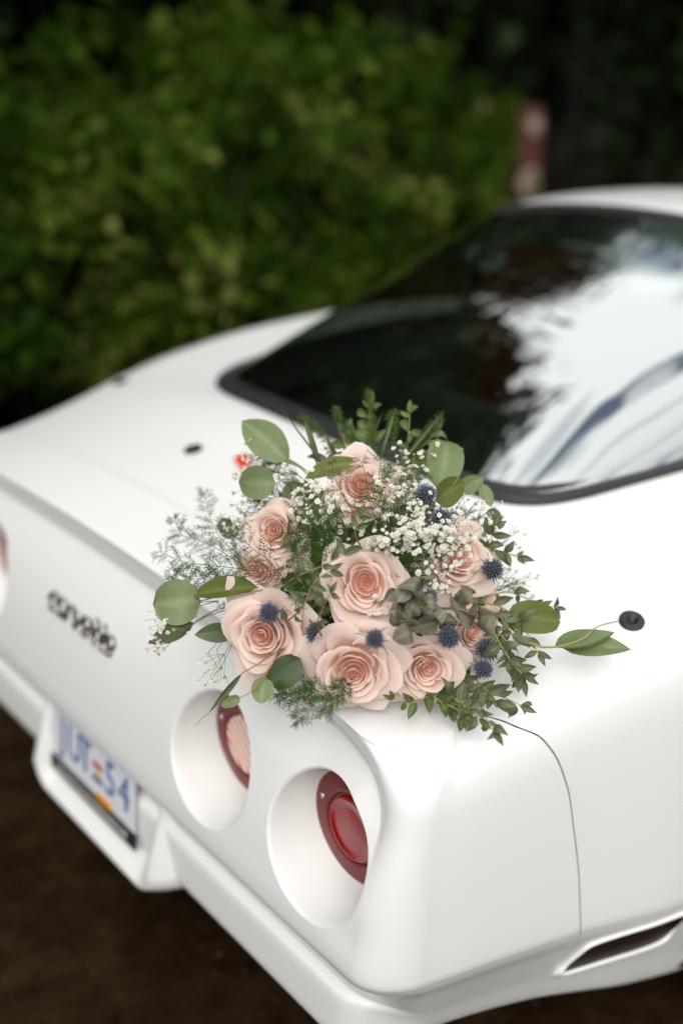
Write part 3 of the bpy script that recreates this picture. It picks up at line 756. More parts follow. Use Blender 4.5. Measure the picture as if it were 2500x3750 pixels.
def tree(x, y, k, s, rz, lab):
    e = empty('tree', (x, y, -.02)); e.rotation_euler = (0,0,rz); e.scale = (s,s,s); tag(e, lab, 'tree', 'trees of the wood behind the hedge')
    link('crown', TV[k][0], e); link('trunk', TV[k][1], e)
spots = [(-5.0,-3.4,0),(-4.9,-.8,1),(-5.2,1.4,0),(-5.3,5.3,1),
         (-8.4,-3.0,2),(-8.2,-.4,2),(-8.0,2.2,2),(-7.8,4.8,2),(-7.2,7.4,2),(-5.6,9.8,2),(-3.6,12.0,2),(-.8,13.6,2),(2.0,13.8,2),(-10.6,1.0,2),(-10.4,4.6,2),(-9.4,8.2,2),(-10.2,12.0,2),(-11,-2.6,2)]
for x, y, k in spots:
    tree(x, y, k, .68 if y == 5.3 else r.uniform(.92,1.1), r.uniform(0,6.28), 'bushy dark tree deep in the wood' if k == 2 else 'tall dark tree behind the hedge with its crown overhead')
# dark bank added to block the bright sky gaps between the trees
M['bank'] = mat('added_dark_bank', (.020,.026,.012), rough=.95, noise=.6, nscale=1.5, bump=.8, bscale=3)
hb = MB(); hb.grid([[((14+d)*math.cos(a), 2+(14+d)*math.sin(a), -.4+h*(1+.25*math.sin(5*a)*math.sin(3*a+1))) for d, h in ((0,0),(1.5,1.6),(4,4.0),(8,6.5),(14,8.0))] for a in np.linspace(rad(55),rad(235),60)])
tag(hb.build('sky_gap_bank', M['bank']), kind='structure')
# reddish post with pale patches, and a pale log, beyond the roof
M['post'] = mat('red_brown_wood', (.085,.022,.012), rough=.85, noise=.5, nscale=9, bump=.6, bscale=30)
M['lichen'] = mat('pale_patch', (.30,.22,.18), rough=.9, noise=.25, nscale=20)
PX, PYY = -3.46, 4.87
po = empty('wooden_post', (PX, PYY, -.02)); tag(po, 'reddish brown wooden post with pale round patches beyond the car roof', 'post')
pm = MB(); pm.tube([(0,0,0),(.01,0,.5),(0,.01,1.0),(.01,0,1.26),(.01,0,1.30)], [.105,.10,.098,.095,.06], n=14); pm.build('shaft', M['post'], po)
for z, rr in ((1.19,.05),(.85,.085)):
    dm = MB(); a0 = math.atan2(CAMP.y-PYY, CAMP.x-PX)+.55
    rows = []
    for i in range(7):
        q = rr*i/6; rows.append([((.110-.10*(q/rr)**4*.05)*math.cos(a0+q*math.cos(t)/.10), (.110-.10*(q/rr)**4*.05)*math.sin(a0+q*math.cos(t)/.10), z+q*math.sin(t)) for t in np.linspace(0,2*math.pi,17)])
    dm.grid(rows); dm.build('pale_patch', M['lichen'], po)
M['log'] = mat('pale_log', (.24,.15,.10), rough=.9, noise=.4, nscale=10, bump=.5, bscale=30)
lg = MB(); lg.tube([(0,0,0),(.9,.5,.02),(1.8,.95,-.01),(2.6,1.5,.02)], [.10,.095,.09,.07], n=12); lo_ = lg.build('fallen_log', M['log']); lo_.location = (-7.9, 11.3, .10); lo_.rotation_euler = (0,0,rad(37))
tag(lo_, 'pale brown log lying on the ground beyond the car roof', 'log')
# ------------------------------------------------------------------ bouquet layout, world metres
ROSES = [[[0.4688,0.1932,1.0571],[0.631,-0.469,0.618],0.0601,1],[[0.4361,0.076,1.0112],[0.46,-0.757,0.465],0.0549,2],[[0.4319,0.0509,0.9583],[0.414,-0.873,0.257],0.0428,3],[[0.593,0.0977,0.9857],[0.717,-0.57,0.402],0.0665,4],[[0.6131,0.2403,0.9916],[0.837,-0.304,0.456],0.0643,0],[[0.5201,-0.0016,0.9181],[0.589,-0.765,0.26],0.068,5],[[0.6221,0.0586,0.8942],[0.728,-0.663,0.174],0.0706,6],[[0.6689,0.1387,0.8873],[0.825,-0.53,0.195],0.0558,7],[[0.6559,0.231,0.9028],[0.928,-0.238,0.288],0.0527,3],[[0.6231,0.2732,0.9338],[0.906,-0.089,0.415],0.0381,1]]
LEAVES = [[[0.3941,0.1281,1.0889],[0.3018,0.1143,1.1265],0.0504,[0.551,-0.589,0.591],0,0.1],[[0.4157,0.0884,1.0713],[0.3757,0.0561,1.0689],0.0485,[0.676,-0.565,0.473],0,0.05],[[0.4209,-0.0378,0.9362],[0.3756,-0.0844,0.9272],0.0638,[0.61,-0.639,0.469],0,0.06],[[0.5012,-0.0025,0.9766],[0.408,-0.0437,0.9419],0.0335,[0.475,-0.407,0.781],2,0.35],[[0.4902,-0.0307,0.9168],[0.4437,-0.0638,0.9038],0.0268,[0.737,-0.611,0.289],1,0.12],[[0.4103,-0.0433,0.901],[0.381,-0.0984,0.8749],0.026,[0.676,-0.565,0.473],1,0.15],[[0.5759,0.0093,0.9031],[0.5584,-0.0285,0.8706],0.0424,[0.757,-0.624,0.194],1,0.08],[[0.5585,-0.0352,0.8832],[0.5819,-0.0562,0.8646],0.0298,[0.796,-0.531,0.289],0,0.05],[[0.5607,-0.0729,0.8693],[0.5525,-0.0961,0.8616],0.0148,[0.71,-0.591,0.383],0,0.05],[[0.5357,-0.0526,0.8851],[0.5193,-0.0945,0.8328],0.0083,[0.863,-0.239,0.446],1,0.5],[[0.5584,0.2573,1.0663],[0.5024,0.3235,1.108],0.0541,[0.676,-0.565,0.473],0,0.16],[[0.5756,0.2345,1.0634],[0.57,0.2931,1.0742],0.0408,[0.807,-0.539,0.242],2,0.1],[[0.5546,0.2983,1.0542],[0.5573,0.3467,1.0671],0.0261,[0.787,-0.403,0.467],0,0.1],[[0.682,0.2699,0.9235],[0.7208,0.3369,0.9103],0.0476,[0.65,-0.424,0.631],2,0.05],[[0.4217,0.1341,1.0703],[0.4616,0.2108,1.0919],0.0259,[0.498,-0.425,0.756],2,0.3],[[0.3606,0.1183,1.0825],[0.4258,0.14,1.0791],0.0096,[0.363,-0.317,0.876],0,0.3],[[0.5604,0.0214,0.8609],[0.5455,0.0115,0.8962],0.0272,[0.77,-0.511,0.383],1,0.1],[[0.3575,0.0614,1.0022],[0.3519,0.0414,0.9857],0.0351,[0.572,-0.731,0.372],1,0.1],[[0.4204,0.1016,1.0392],[0.4134,0.1406,1.0598],0.0347,[0.61,-0.639,0.469],1,0.15],[[0.4527,0.0084,0.9218],[0.4981,0.0328,0.952],0.0335,[0.636,-0.534,0.557],2,0.2],[[0.5859,0.3265,1.0315],[0.6074,0.3311,1.018],0.0177,[0.736,-0.486,0.472],1,0.1],[[0.5597,0.338,1.0594],[0.5872,0.3318,1.0339],0.0202,[0.862,-0.344,0.372],0,0.2],[[0.5013,0.2923,1.0748],[0.4769,0.2809,1.0864],0.0239,[0.592,-0.5,0.632],2,0.2],[[0.5503,0.0504,0.8978],[0.5516,0.0281,0.8673],0.0325,[0.71,-0.591,0.383],1,0.1],[[0.6895,0.1399,0.853],[0.7011,0.1742,0.8651],0.0247,[0.815,-0.546,0.195],1,0.15],[[0.4192,0.182,1.0813],[0.3837,0.1672,1.0839],0.0119,[0.498,-0.425,0.756],1,0.3],[[0.7472,0.314,0.89],[0.804,0.3859,0.888],0.046,[0.25,-0.2,1],0,0.05],[[0.7477,0.295,0.898],[0.7766,0.3836,0.903],0.034,[0.1,-0.75,1],0,0.5]]
STEMS = [[[[0.4209,-0.0378,0.9362],[0.4613,-0.0243,0.9573],[0.5075,-0.0016,0.9757],[0.5234,0.0422,0.9782]],0.0012,0],[[[0.5585,-0.0352,0.8832],[0.5648,-0.0288,0.9002],[0.5422,0.0001,0.8987]],0.001,1],[[[0.5607,-0.0729,0.8693],[0.5656,-0.051,0.8786],[0.5436,-0.001,0.8933]],0.0008,1],[[[0.5357,-0.0526,0.8851],[0.5443,-0.0289,0.8971],[0.5371,0.0108,0.9055]],0.0011,1],[[[0.5329,-0.1233,0.8332],[0.5182,-0.0991,0.8308],[0.5193,-0.0945,0.8328]],0.0005,1],[[[0.4157,0.0884,1.0713],[0.4083,0.1144,1.0707],[0.4223,0.149,1.0542]],0.001,0],[[[0.3941,0.1281,1.0889],[0.3999,0.1434,1.0776],[0.4317,0.1569,1.0553]],0.0011,0],[[[0.5451,0.2778,1.0739],[0.5492,0.2608,1.0486],[0.5462,0.2328,1.0224]],0.0011,0],[[[0.5023,0.322,1.107],[0.5187,0.3287,1.0986],[0.5219,0.3356,1.1006],[0.5278,0.3223,1.0871]],0.0008,1],[[[0.4103,-0.0433,0.901],[0.4201,-0.0117,0.9147],[0.4499,0.0105,0.9265]],0.001,2],[[[0.682,0.2699,0.9235],[0.6679,0.2504,0.9342],[0.6296,0.2399,0.9348]],0.0012,0],[[[0.7607,0.4073,0.905],[0.7601,0.3648,0.91],[0.7638,0.3298,0.905],[0.7499,0.2921,0.9],[0.728,0.268,0.905],[0.6619,0.2846,0.9077]],0.0013,0]]
SPRIGS = [[[[0.517,0.0259,0.9774],[0.5714,0.0124,1.0177],[0.6002,0.0234,1.0372],[0.6169,0.0435,1.0522]],0.0255,7,3],[[[0.5311,0.0084,0.929],[0.5889,-0.0009,0.981],[0.5988,0.0113,1.0168],[0.605,0.0332,1.0303]],0.023,6,3],[[[0.6641,0.2293,0.9393],[0.6856,0.2575,0.9263],[0.7124,0.2558,0.9061],[0.7421,0.2446,0.8652]],0.0296,7,3],[[[0.6436,0.2335,0.9424],[0.6716,0.2717,0.9322],[0.7043,0.2805,0.9138],[0.7359,0.2779,0.8896]],0.0257,6,3],[[[0.6478,0.2379,0.9363],[0.6579,0.2936,0.9428],[0.6862,0.3248,0.9282],[0.7006,0.3493,0.9197]],0.0219,6,3],[[[0.6788,0.1811,0.8585],[0.7295,0.1615,0.8644],[0.7638,0.1499,0.8606],[0.7901,0.1424,0.8521]],0.0292,6,3],[[[0.6812,0.1321,0.8583],[0.7083,0.129,0.8599],[0.7293,0.1312,0.86],[0.7426,0.1375,0.8548]],0.0265,5,4],[[[0.6788,0.1811,0.8585],[0.7333,0.1728,0.8683],[0.7538,0.1912,0.865],[0.7756,0.2045,0.858]],0.028,6,3],[[[0.5033,0.2225,1.043],[0.4703,0.2749,1.0793],[0.4563,0.2926,1.1107],[0.4391,0.3088,1.1355]],0.029,5,4],[[[0.4604,0.2273,1.0608],[0.422,0.251,1.0967],[0.4018,0.2634,1.1214],[0.389,0.2778,1.1417]],0.0307,5,4],[[[0.4974,0.2598,1.0517],[0.4723,0.2976,1.0881],[0.4714,0.3187,1.1031],[0.4702,0.332,1.1131]],0.0245,5,3],[[[0.6191,0.2636,0.9756],[0.6262,0.2791,0.9997],[0.616,0.3058,1.0082],[0.6129,0.3127,1.015]],0.0313,4,3],[[[0.6153,0.2671,0.9797],[0.6306,0.2919,0.9946],[0.6405,0.3073,0.9907],[0.6543,0.3184,0.9875]],0.0287,4,3],[[[0.5831,0.1002,1.0331],[0.5971,0.0768,1.0652],[0.5998,0.0777,1.0775],[0.5976,0.0829,1.0842]],0.0268,3,4],[[[0.4457,0.2078,1.0608],[0.4185,0.214,1.0839],[0.3948,0.2252,1.101],[0.3894,0.2334,1.1109]],0.027,5,4],[[[0.5845,0.052,0.8997],[0.5953,0.0216,0.9522],[0.6039,0.0212,0.9802],[0.6077,0.0315,1.0024]],0.0204,4,3],[[[0.672,0.1729,0.8451],[0.6909,0.1078,0.8595],[0.6828,0.0929,0.8599],[0.676,0.0804,0.8658]],0.0228,4,4],[[[0.6738,0.2018,0.8617],[0.7145,0.1836,0.8745],[0.7403,0.1813,0.8685],[0.7534,0.1841,0.8612]],0.0281,6,3],[[[0.6583,0.2452,0.9188],[0.6915,0.2441,0.9139],[0.7101,0.2462,0.9019],[0.7245,0.2366,0.8859]],0.0271,6,3],[[[0.6773,0.1522,0.8423],[0.7121,0.1402,0.8639],[0.7331,0.1424,0.8639],[0.7635,0.1429,0.8569]],0.0278,6,3],[[[0.6752,0.2442,0.9198],[0.7263,0.2246,0.9037],[0.7493,0.2258,0.8883],[0.7583,0.2287,0.8838]],0.0259,6,3]]
BLADES = [[[0.4174,0.1642,1.0686],[0.3349,0.1928,1.1404],0.0018],[[0.4288,0.1744,1.0697],[0.314,0.1696,1.1413],0.0012],[[0.413,0.1715,1.0721],[0.3501,0.189,1.1255],0.0036],[[0.4255,0.2083,1.0806],[0.3664,0.2275,1.1387],0.0018],[[0.4303,0.2281,1.0843],[0.4136,0.2814,1.1374],0.003],[[0.4446,0.2321,1.0811],[0.3833,0.2819,1.1623],0.003],[[0.4761,0.2493,1.0736],[0.4684,0.3409,1.1338],0.0024],[[0.4516,0.2423,1.0809],[0.4235,0.2934,1.1377],0.0024],[[0.4171,0.1993,1.0801],[0.3808,0.2005,1.1087],0.003],[[0.4403,0.2119,1.0777],[0.3907,0.2423,1.1291],0.0036],[[0.4221,0.1798,1.073],[0.3859,0.1772,1.0889],0.0048],[[0.4119,0.1762,1.0739],[0.4037,0.1983,1.0895],0.003]]
FERNS = [[[[0.4573,0.0203,0.978],[0.4159,-0.0071,0.9766],[0.3644,-0.0294,0.9702],[0.3103,-0.0345,0.9681]],0.0338,1],[[[0.4672,0.0202,0.9755],[0.4338,-0.0056,0.9638],[0.3904,-0.0259,0.953],[0.3542,-0.0451,0.9414]],0.028,2],[[[0.4356,0.0285,0.9803],[0.3651,0.034,0.9857],[0.3144,0.0464,1.0048],[0.2755,0.0649,1.0213]],0.0227,3],[[[0.4409,0.0177,0.9789],[0.3564,0.0181,0.9803],[0.3102,0.0049,0.9807],[0.263,0.02,0.9875]],0.0283,4],[[[0.4938,0.123,1.0138],[0.4495,0.1129,1.0395],[0.4043,0.1099,1.0384],[0.3842,0.0875,1.0438]],0.0336,5],[[[0.5148,0.136,1.0114],[0.4917,0.1096,1.0355],[0.4628,0.0953,1.0357],[0.4291,0.0915,1.0317]],0.0334,6],[[[0.5229,0.1145,1.0074],[0.5094,0.0812,1.0241],[0.4904,0.0743,1.0255],[0.4825,0.066,1.0124]],0.0305,7],[[[0.5452,0.0819,0.9998],[0.5469,0.0657,1.0416],[0.5193,0.0909,1.0619],[0.4651,0.1154,1.0691]],0.033,8],[[[0.5735,0.1611,1.0192],[0.566,0.158,1.0667],[0.5267,0.1763,1.0927],[0.4692,0.2341,1.1006]],0.0334,9],[[[0.5568,0.1452,1.0238],[0.5448,0.1094,1.0778],[0.4975,0.126,1.0953],[0.4522,0.1551,1.1]],0.0279,10],[[[0.5833,0.1677,1.0147],[0.5821,0.174,1.062],[0.561,0.2076,1.0838],[0.5127,0.28,1.0969]],0.0334,11],[[[0.5654,0.1525,1.0311],[0.5622,0.1312,1.0781],[0.5309,0.1498,1.1],[0.48,0.1855,1.1015]],0.028,12],[[[0.5911,0.1471,0.9796],[0.6178,0.1439,1.0155],[0.6303,0.1542,1.0293],[0.641,0.174,1.0338]],0.0274,13],[[[0.5891,0.0204,0.8652],[0.6149,-0.0136,0.8809],[0.5988,-0.0251,0.8711],[0.5799,-0.0279,0.8693]],0.0217,14],[[[0.6145,0.0715,0.8682],[0.6683,-0.002,0.8964],[0.6599,-0.0219,0.8877],[0.6559,-0.057,0.88]],0.0216,15],[[[0.6139,0.0574,0.873],[0.6576,-0.0,0.8965],[0.6483,-0.0196,0.8994],[0.6311,-0.0328,0.8929]],0.0195,16],[[[0.5133,0.0357,0.9761],[0.5097,0.0109,1.0128],[0.4737,0.0093,1.0185],[0.4199,0.0226,1.0177]],0.0243,17],[[[0.5296,0.0515,0.984],[0.5421,0.0142,1.018],[0.5303,0.0026,1.0108],[0.4787,-0.0083,0.9882]],0.0242,18],[[[0.4436,0.2172,1.0711],[0.4023,0.2268,1.1092],[0.3816,0.2274,1.1263],[0.3683,0.2299,1.1387]],0.0153,19],[[[0.4545,0.232,1.071],[0.4238,0.253,1.1098],[0.4036,0.2655,1.1346],[0.3844,0.2795,1.1598]],0.0142,20],[[[0.4801,0.2584,1.0663],[0.4721,0.2971,1.1011],[0.4711,0.3181,1.1161],[0.4692,0.3418,1.1338]],0.0153,21],[[[0.4236,0.1943,1.0702],[0.3771,0.2036,1.1005],[0.3561,0.2002,1.1151],[0.3291,0.1973,1.1217]],0.0154,22],[[[0.4921,0.2642,1.0621],[0.447,0.2739,1.1054],[0.4306,0.2835,1.1251],[0.4235,0.2934,1.1377]],0.0153,23],[[[0.5185,0.118,1.0112],[0.5501,0.121,1.0279],[0.5728,0.1307,1.0395],[0.5893,0.1462,1.035]],0.0334,24],[[[0.4969,0.0911,1.0045],[0.536,0.0464,1.0126],[0.5463,0.0316,0.9963],[0.5498,0.036,0.9718]],0.0278,25],[[[0.5932,0.1604,0.9829],[0.5899,0.1471,1.0042],[0.6156,0.147,0.9953],[0.6295,0.1574,0.9853]],0.0275,26]]
GYP = [[[0.3544,0.1093,1.0814],[0.033,0.021],70,[0.4285,0.1442,1.0508]],[[0.3461,0.0849,1.0454],[0.0238,0.0327],26,[0.4264,0.1158,1.0376]],[[0.4041,0.0621,1.0243],[0.0319,0.0261],70,[0.4585,0.1061,1.0251]],[[0.3842,0.0468,1.0053],[0.0203,0.0232],40,[0.4686,0.091,1.0134]],[[0.5012,0.098,1.0694],[0.0287,0.0259],90,[0.5172,0.1338,1.0191]],[[0.5236,0.2338,1.0881],[0.0296,0.0356],80,[0.551,0.1811,1.0184]],[[0.5663,0.1686,1.0764],[0.0288,0.0288],60,[0.56,0.1734,1.011]],[[0.6077,0.173,1.0647],[0.04,0.0285],100,[0.5765,0.1594,0.9957]],[[0.649,0.1543,1.0451],[0.0478,0.0309],130,[0.5803,0.1562,0.9918]],[[0.6256,0.1202,1.0549],[0.028,0.0224],40,[0.5744,0.1462,0.9924]],[[0.5872,0.2994,1.0322],[0.0381,0.0293],80,[0.5806,0.2176,1.0064]],[[0.651,0.3312,0.9453],[0.0287,0.0344],36,[0.6361,0.2482,0.9544]],[[0.6205,0.3475,0.9789],[0.0174,0.0232],14,[0.6191,0.2636,0.9756]],[[0.6763,0.1559,1.0219],[0.0335,0.0223],40,[0.5993,0.1627,0.9782]],[[0.383,-0.0803,0.9243],[0.0256,0.0313],16,[0.4142,-0.0075,0.9242]],[[0.4256,-0.0872,0.9024],[0.0225,0.0169],18,[0.4339,-0.0069,0.9189]],[[0.5032,-0.0879,0.8738],[0.0166,0.0193],12,[0.4702,-0.004,0.9071]],[[0.6262,0.1019,0.9639],[0.0162,0.0217],22,[0.6052,0.1064,0.9412]],[[0.5166,0.104,1.0516],[0.0227,0.0227],40,[0.5263,0.1264,1.0117]],[[0.6192,0.243,1.0259],[0.0287,0.023],40,[0.589,0.2102,0.9988]],[[0.539,0.0304,0.9567],[0.0164,0.0164],16,[0.5372,0.0459,0.9448]],[[0.4856,-0.0859,0.8871],[0.0078,0.0056],3,[0.4575,-0.0092,0.9034]],[[0.4615,0.1035,1.0646],[0.0232,0.0174],36,[0.5045,0.1292,1.0222]],[[0.4332,0.0006,0.9163],[0.0338,0.0225],16,[0.4844,0.0144,0.933]],[[0.3839,0.1289,1.0664],[0.0238,0.0178],30,[0.4498,0.1427,1.0451]]]
THISTLES = [[[0.5884,-0.0465,0.9904],[0.44,-0.493,0.751],0.0121,[0,0,0]],[[0.685,0.0376,0.9689],[0.498,-0.425,0.756],0.0113,[0,0,0]],[[0.6709,0.1374,0.9869],[0.602,-0.389,0.697],0.011,[0,0,0]],[[0.7057,0.1402,0.9471],[0.736,-0.486,0.472],0.0133,[0,0,0]],[[0.5777,0.2143,1.0764],[0.695,-0.456,0.556],0.0135,[0,0,0]],[[0.6127,0.2089,1.0561],[0.736,-0.486,0.472],0.0133,[0,0,0]],[[0.6652,0.2561,0.9901],[0.862,-0.344,0.372],0.0132,[0,0,0]],[[0.6911,0.2287,0.8917],[0.821,-0.428,0.379],0.0141,[0,0,0]],[[0.7254,0.1849,0.8938],[0.847,-0.448,0.287],0.0117,[0,0,0]],[[0.5753,0.0347,0.9318],[0.71,-0.591,0.383],0.0125,[0,0,0]]]
DUSTY = [[[0.679,0.1116,0.9826],[0.0327,0.0246],16],[[0.6967,0.17,0.9715],[0.025,0.0222],10],[[0.6826,0.0911,0.9667],[0.0163,0.0136],5],[[0.6613,0.1051,1.0013],[0.0137,0.0109],5]]
CENTRE = [0.5517,0.1217,0.9591]
AX = [[0.634,0.773,0.017],[-0.306,0.23,0.924],[0.71,-0.591,0.383]]
# ================================================================== the bouquet
def tone_mat(name, cols, trans=.25, rough=.55, spec=.3, bump=0.0, bscale=120, mott=0.0):
    'colour from the vertex tone (base to rim of the petal or leaf), diffuse plus some translucency'
    m = bpy.data.materials.new(name); m.use_nodes = True; nt = m.node_tree; nt.nodes.clear()
    o = N(nt,'ShaderNodeOutputMaterial'); mx = N(nt,'ShaderNodeMixShader'); mx.inputs[0].default_value = trans
    b = N(nt,'ShaderNodeBsdfPrincipled'); b.inputs['Roughness'].default_value = rough; b.inputs['Specular IOR Level'].default_value = spec; t = N(nt,'ShaderNodeBsdfTranslucent')
    at = N(nt,'ShaderNodeAttribute', attribute_name='tone'); r = N(nt,'ShaderNodeValToRGB'); el = r.color_ramp.elements
    el[0].color = (*cols[0],1); el[1].color = (*cols[-1],1)
    for i, c in enumerate(cols[1:-1]): k = el.new((i+1)/(len(cols)-1)); k.color = (*c,1)
    tc = N(nt,'ShaderNodeTexCoord'); nz = N(nt,'ShaderNodeTexNoise'); nz.inputs['Scale'].default_value = bscale; nz.inputs['Detail'].default_value = 4
    nt.links.new(tc.outputs['Object'], nz.inputs['Vector'])
    src = at.outputs['Fac']
    if mott:
        a = N(nt,'ShaderNodeMath', operation='MULTIPLY_ADD'); a.inputs[1].default_value = mott; s_ = N(nt,'ShaderNodeMath', operation='SUBTRACT'); s_.inputs[1].default_value = .5
        nt.links.new(nz.outputs[0], s_.inputs[0]); nt.links.new(s_.outputs[0], a.inputs[0]); nt.links.new(at.outputs['Fac'], a.inputs[2]); src = a.outputs[0]
    nt.links.new(src, r.inputs[0]); nt.links.new(r.outputs[0], b.inputs['Base Color']); nt.links.new(r.outputs[0], t.inputs[0])
    if bump:
        bp = N(nt,'ShaderNodeBump'); bp.inputs['Strength'].default_value = bump; bp.inputs['Distance'].default_value = .002
        nt.links.new(nz.outputs[0], bp.inputs['Height']); nt.links.new(bp.outputs[0], b.inputs['Normal'])
    nt.links.new(b.outputs[0], mx.inputs[1]); nt.links.new(t.outputs[0], mx.inputs[2]); nt.links.new(mx.outputs[0], o.inputs[0]); return m
M['petal'] = tone_mat('blush_petal', [(.90,.48,.38),(.92,.62,.525),(.93,.75,.675),(.93,.82,.76)], .36, .6, .2, .12, 90, .25)
M['euc'] = [tone_mat('eucalyptus_leaf', [(.115,.165,.062),(.165,.215,.090),(.25,.30,.16)], .16, .48, .4, .10, 90, .5),
            tone_mat('dark_eucalyptus_leaf', [(.060,.090,.040),(.085,.118,.055),(.14,.17,.09)], .12, .45, .4, .10, 90, .5),
            tone_mat('olive_leaf', [(.085,.115,.018),(.13,.155,.030),(.20,.22,.06)], .25, .48, .4, .10, 90, .5),
            tone_mat('small_leaf', [(.066,.082,.034),(.115,.135,.062),(.18,.195,.10)], .15, .45, .4, 0, 60, .5),
            tone_mat('fresh_leaf', [(.060,.100,.020),(.100,.145,.035),(.17,.21,.07)], .25, .45, .4, 0, 60, .5)]
M['dusty'] = tone_mat('dusty_leaf', [(.12,.11,.07),(.19,.18,.125),(.29,.28,.21)], .12, .7, .2, .3, 160, .6)
M['fern'] = tone_mat('fern_green', [(.022,.055,.008),(.040,.088,.012),(.070,.115,.02)], .2, .6, .2)
M['fern_tip'] = tone_mat('fern_ruddy', [(.06,.075,.02),(.09,.085,.03),(.17,.07,.03)], .25, .6, .2)
M['gyp'] = tone_mat('tiny_white_petal', [(.48,.52,.30),(.80,.77,.67),(.86,.84,.77)], .20, .7, .2)
M['gypstem'] = mat('thin_green_stem', (.13,.16,.06), rough=.6)
M['stem'] = [mat('yellow_green_stem', (.30,.27,.08), rough=.5), mat('tan_stem', (.34,.19,.06), rough=.5), mat('red_stem', (.22,.05,.03), rough=.5)]
M['thistle'] = tone_mat('thistle_blue', [(.035,.038,.050),(.09,.10,.14),(.25,.265,.33)], .05, .6, .3)
M['bract'] = tone_mat('thistle_bract', [(.07,.10,.11),(.13,.16,.22),(.20,.24,.34)], .1, .5, .3)
C0 = Vector(CENTRE)
bq = empty('bouquet', (C0.x, C0.y, zdeck(C0.x, C0.y))); tag(bq, 'loose bridal bouquet of blush roses, eucalyptus, blue thistles and tiny white flowers on the car', 'bouquet')
BO = Vector(bq.location)
AXR, AXU, AXT = Vector(AX[0]), Vector(AX[1]), Vector(AX[2])     # bouquet frame: across, up, outwards through the flower heads
def meshT(name, V, F, tone, m, parent, origin=None):
    origin = BO if origin is None else origin
    me = bpy.data.meshes.new(name); me.from_pydata([tuple(Vector(v)-origin) for v in V], [], F); me.update()
    me.polygons.foreach_set('use_smooth', [True]*len(me.polygons))
    a = me.attributes.new('tone','FLOAT','POINT'); a.data.foreach_set('value', np.array(tone, dtype=np.float32)); me.materials.append(m)
    return link(name, me, parent)
def gridF(nu, nv, b=0): return [(b+i*nv+k, b+(i+1)*nv+k, b+(i+1)*nv+k+1, b+i*nv+k+1) for i in range(nu-1) for k in range(nv-1)]
# ---- roses
def petal_data(f, phi, rnd, squash):
    'f 0 innermost to 1 outermost; a cup whose rim rolls outwards, the outer ones drawn to a point'
    NA, NTt = 13, 13
    rk = (.07+.93*f**1.05)*rnd.uniform(.92,1.08); hk = (.80-.04*f-.46*f**3.2)*rnd.uniform(.90,1.10)
    th0 = math.radians(22+10*(1-f)); th1 = math.radians(99-16*f-34*f**3)
    curl = math.radians((12+95*f**.6)*rnd.uniform(.8,1.2)); c0 = .86-.16*f
    span = math.radians(108-60*f**.55)*rnd.uniform(.92,1.08); ruf = rnd.uniform(0,6.28); asym = rnd.uniform(-.8,.8)
    tip = (.06+.46*rnd.random())*f**1.1; zb = .62*(1-f)**.8*hk; V, tone = [], []
    # central meridian, scaled so that the rim sits at (rk, hk)
    def merid(cl):
        r_, z_, q = 0, 0, [(0,0)]
        for it in range(NTt-1):
            t = (it+.5)/(NTt-1); th = th0+(th1-th0)*min(1, t/c0)**1.15-cl*max(0,(t-c0)/(1-c0))**1.1
            r_ += math.cos(th); z_ += math.sin(th); q.append((r_, z_))
        return q
    q0 = merid(curl*.8); kz = hk/max(z for _, z in q0); rref = [r for r, z in q0][int(c0*(NTt-1))]; rim = q0[-1][0]
    kr = (rk-.03)/max(rim, rref)
    for ia in range(NA):
        a = -1+2*ia/(NA-1); aa = abs(a); b_ = abs(a-asym*.4)
        qa = merid(curl*(.45+.75*min(1, b_*1.5)) if f > .3 else curl)
        lf = 1+tip*max(0, 1-b_*1.6)**1.4-.10*aa**2-.22*aa**5
        for it in range(NTt):
            t = it/(NTt-1); r_, z_ = qa[it]
            over = 1+(lf-1)*max(0, (t-.5)/.5)
            w_ = .30+.70*math.sin(min(1, t*1.3)*math.pi/2)
            ph = phi+span*w_*a
            rr = (.03+r_*kr*over)*(1+.05*a+.03*aa*aa*f); zz = zb+(1-zb/hk)*z_*kz*(over if f < .6 else 1+(over-1)*.4)-.05*f*aa**3*t
            zz += .014*math.sin(ruf+4.5*a+5*t)*t*t*(.4+f); rr += .012*math.sin(ruf*1.7+6*a)*t*t*f
            V.append((rr*math.cos(ph)*squash[0], rr*math.sin(ph)*squash[1], zz))
            edge = max(aa**6*.5, max(0, t-.84)/.16*.5)
            tone.append(min(1, max(0, .05+.50*t**1.2+.26*f+edge*.35)))
    return V, tone, gridF(NA, NTt)
def rose_variant(seed):
    rnd = random.Random(seed*17+3); n = 30 if seed % 2 else 27; pet = []; sq = (1+rnd.uniform(-.05,.07), 1+rnd.uniform(-.07,.05)); hx, hy = rnd.uniform(-.07,.07), rnd.uniform(-.07,.07)
    for i in range(n):
        f = i/(n-1); phi = i*2.39996+rnd.uniform(-.55,.55)
        V, tone, F = petal_data(f, phi, rnd, sq)
        V = [(x+hx*(1-f)**2, y+hy*(1-f)**2, z) for x, y, z in V]       # the heart sits a little off centre
        me = bpy.data.meshes.new('petal'); me.from_pydata(V, [], F); me.update(); me.polygons.foreach_set('use_smooth', [True]*len(me.polygons))
        a = me.attributes.new('tone','FLOAT','POINT'); a.data.foreach_set('value', np.array(tone, dtype=np.float32)); me.materials.append(M['petal']); pet.append(me)
    return pet
RV = {s: rose_variant(s) for s in sorted(set(q[3] for q in ROSES))}
ROSE_NOTE = ['blush rose at the top of the bouquet, threaded with fern', 'blush rose behind red-tipped fern', 'small blush rose below the fern', 'large open blush rose in the middle', 'blush rose half covered by tiny white flowers', 'blush rose with a blue thistle over it', 'wide open blush rose resting on the edge of the deck', 'blush rose beside the widest one', 'blush rose behind thistles', 'half hidden blush rose']
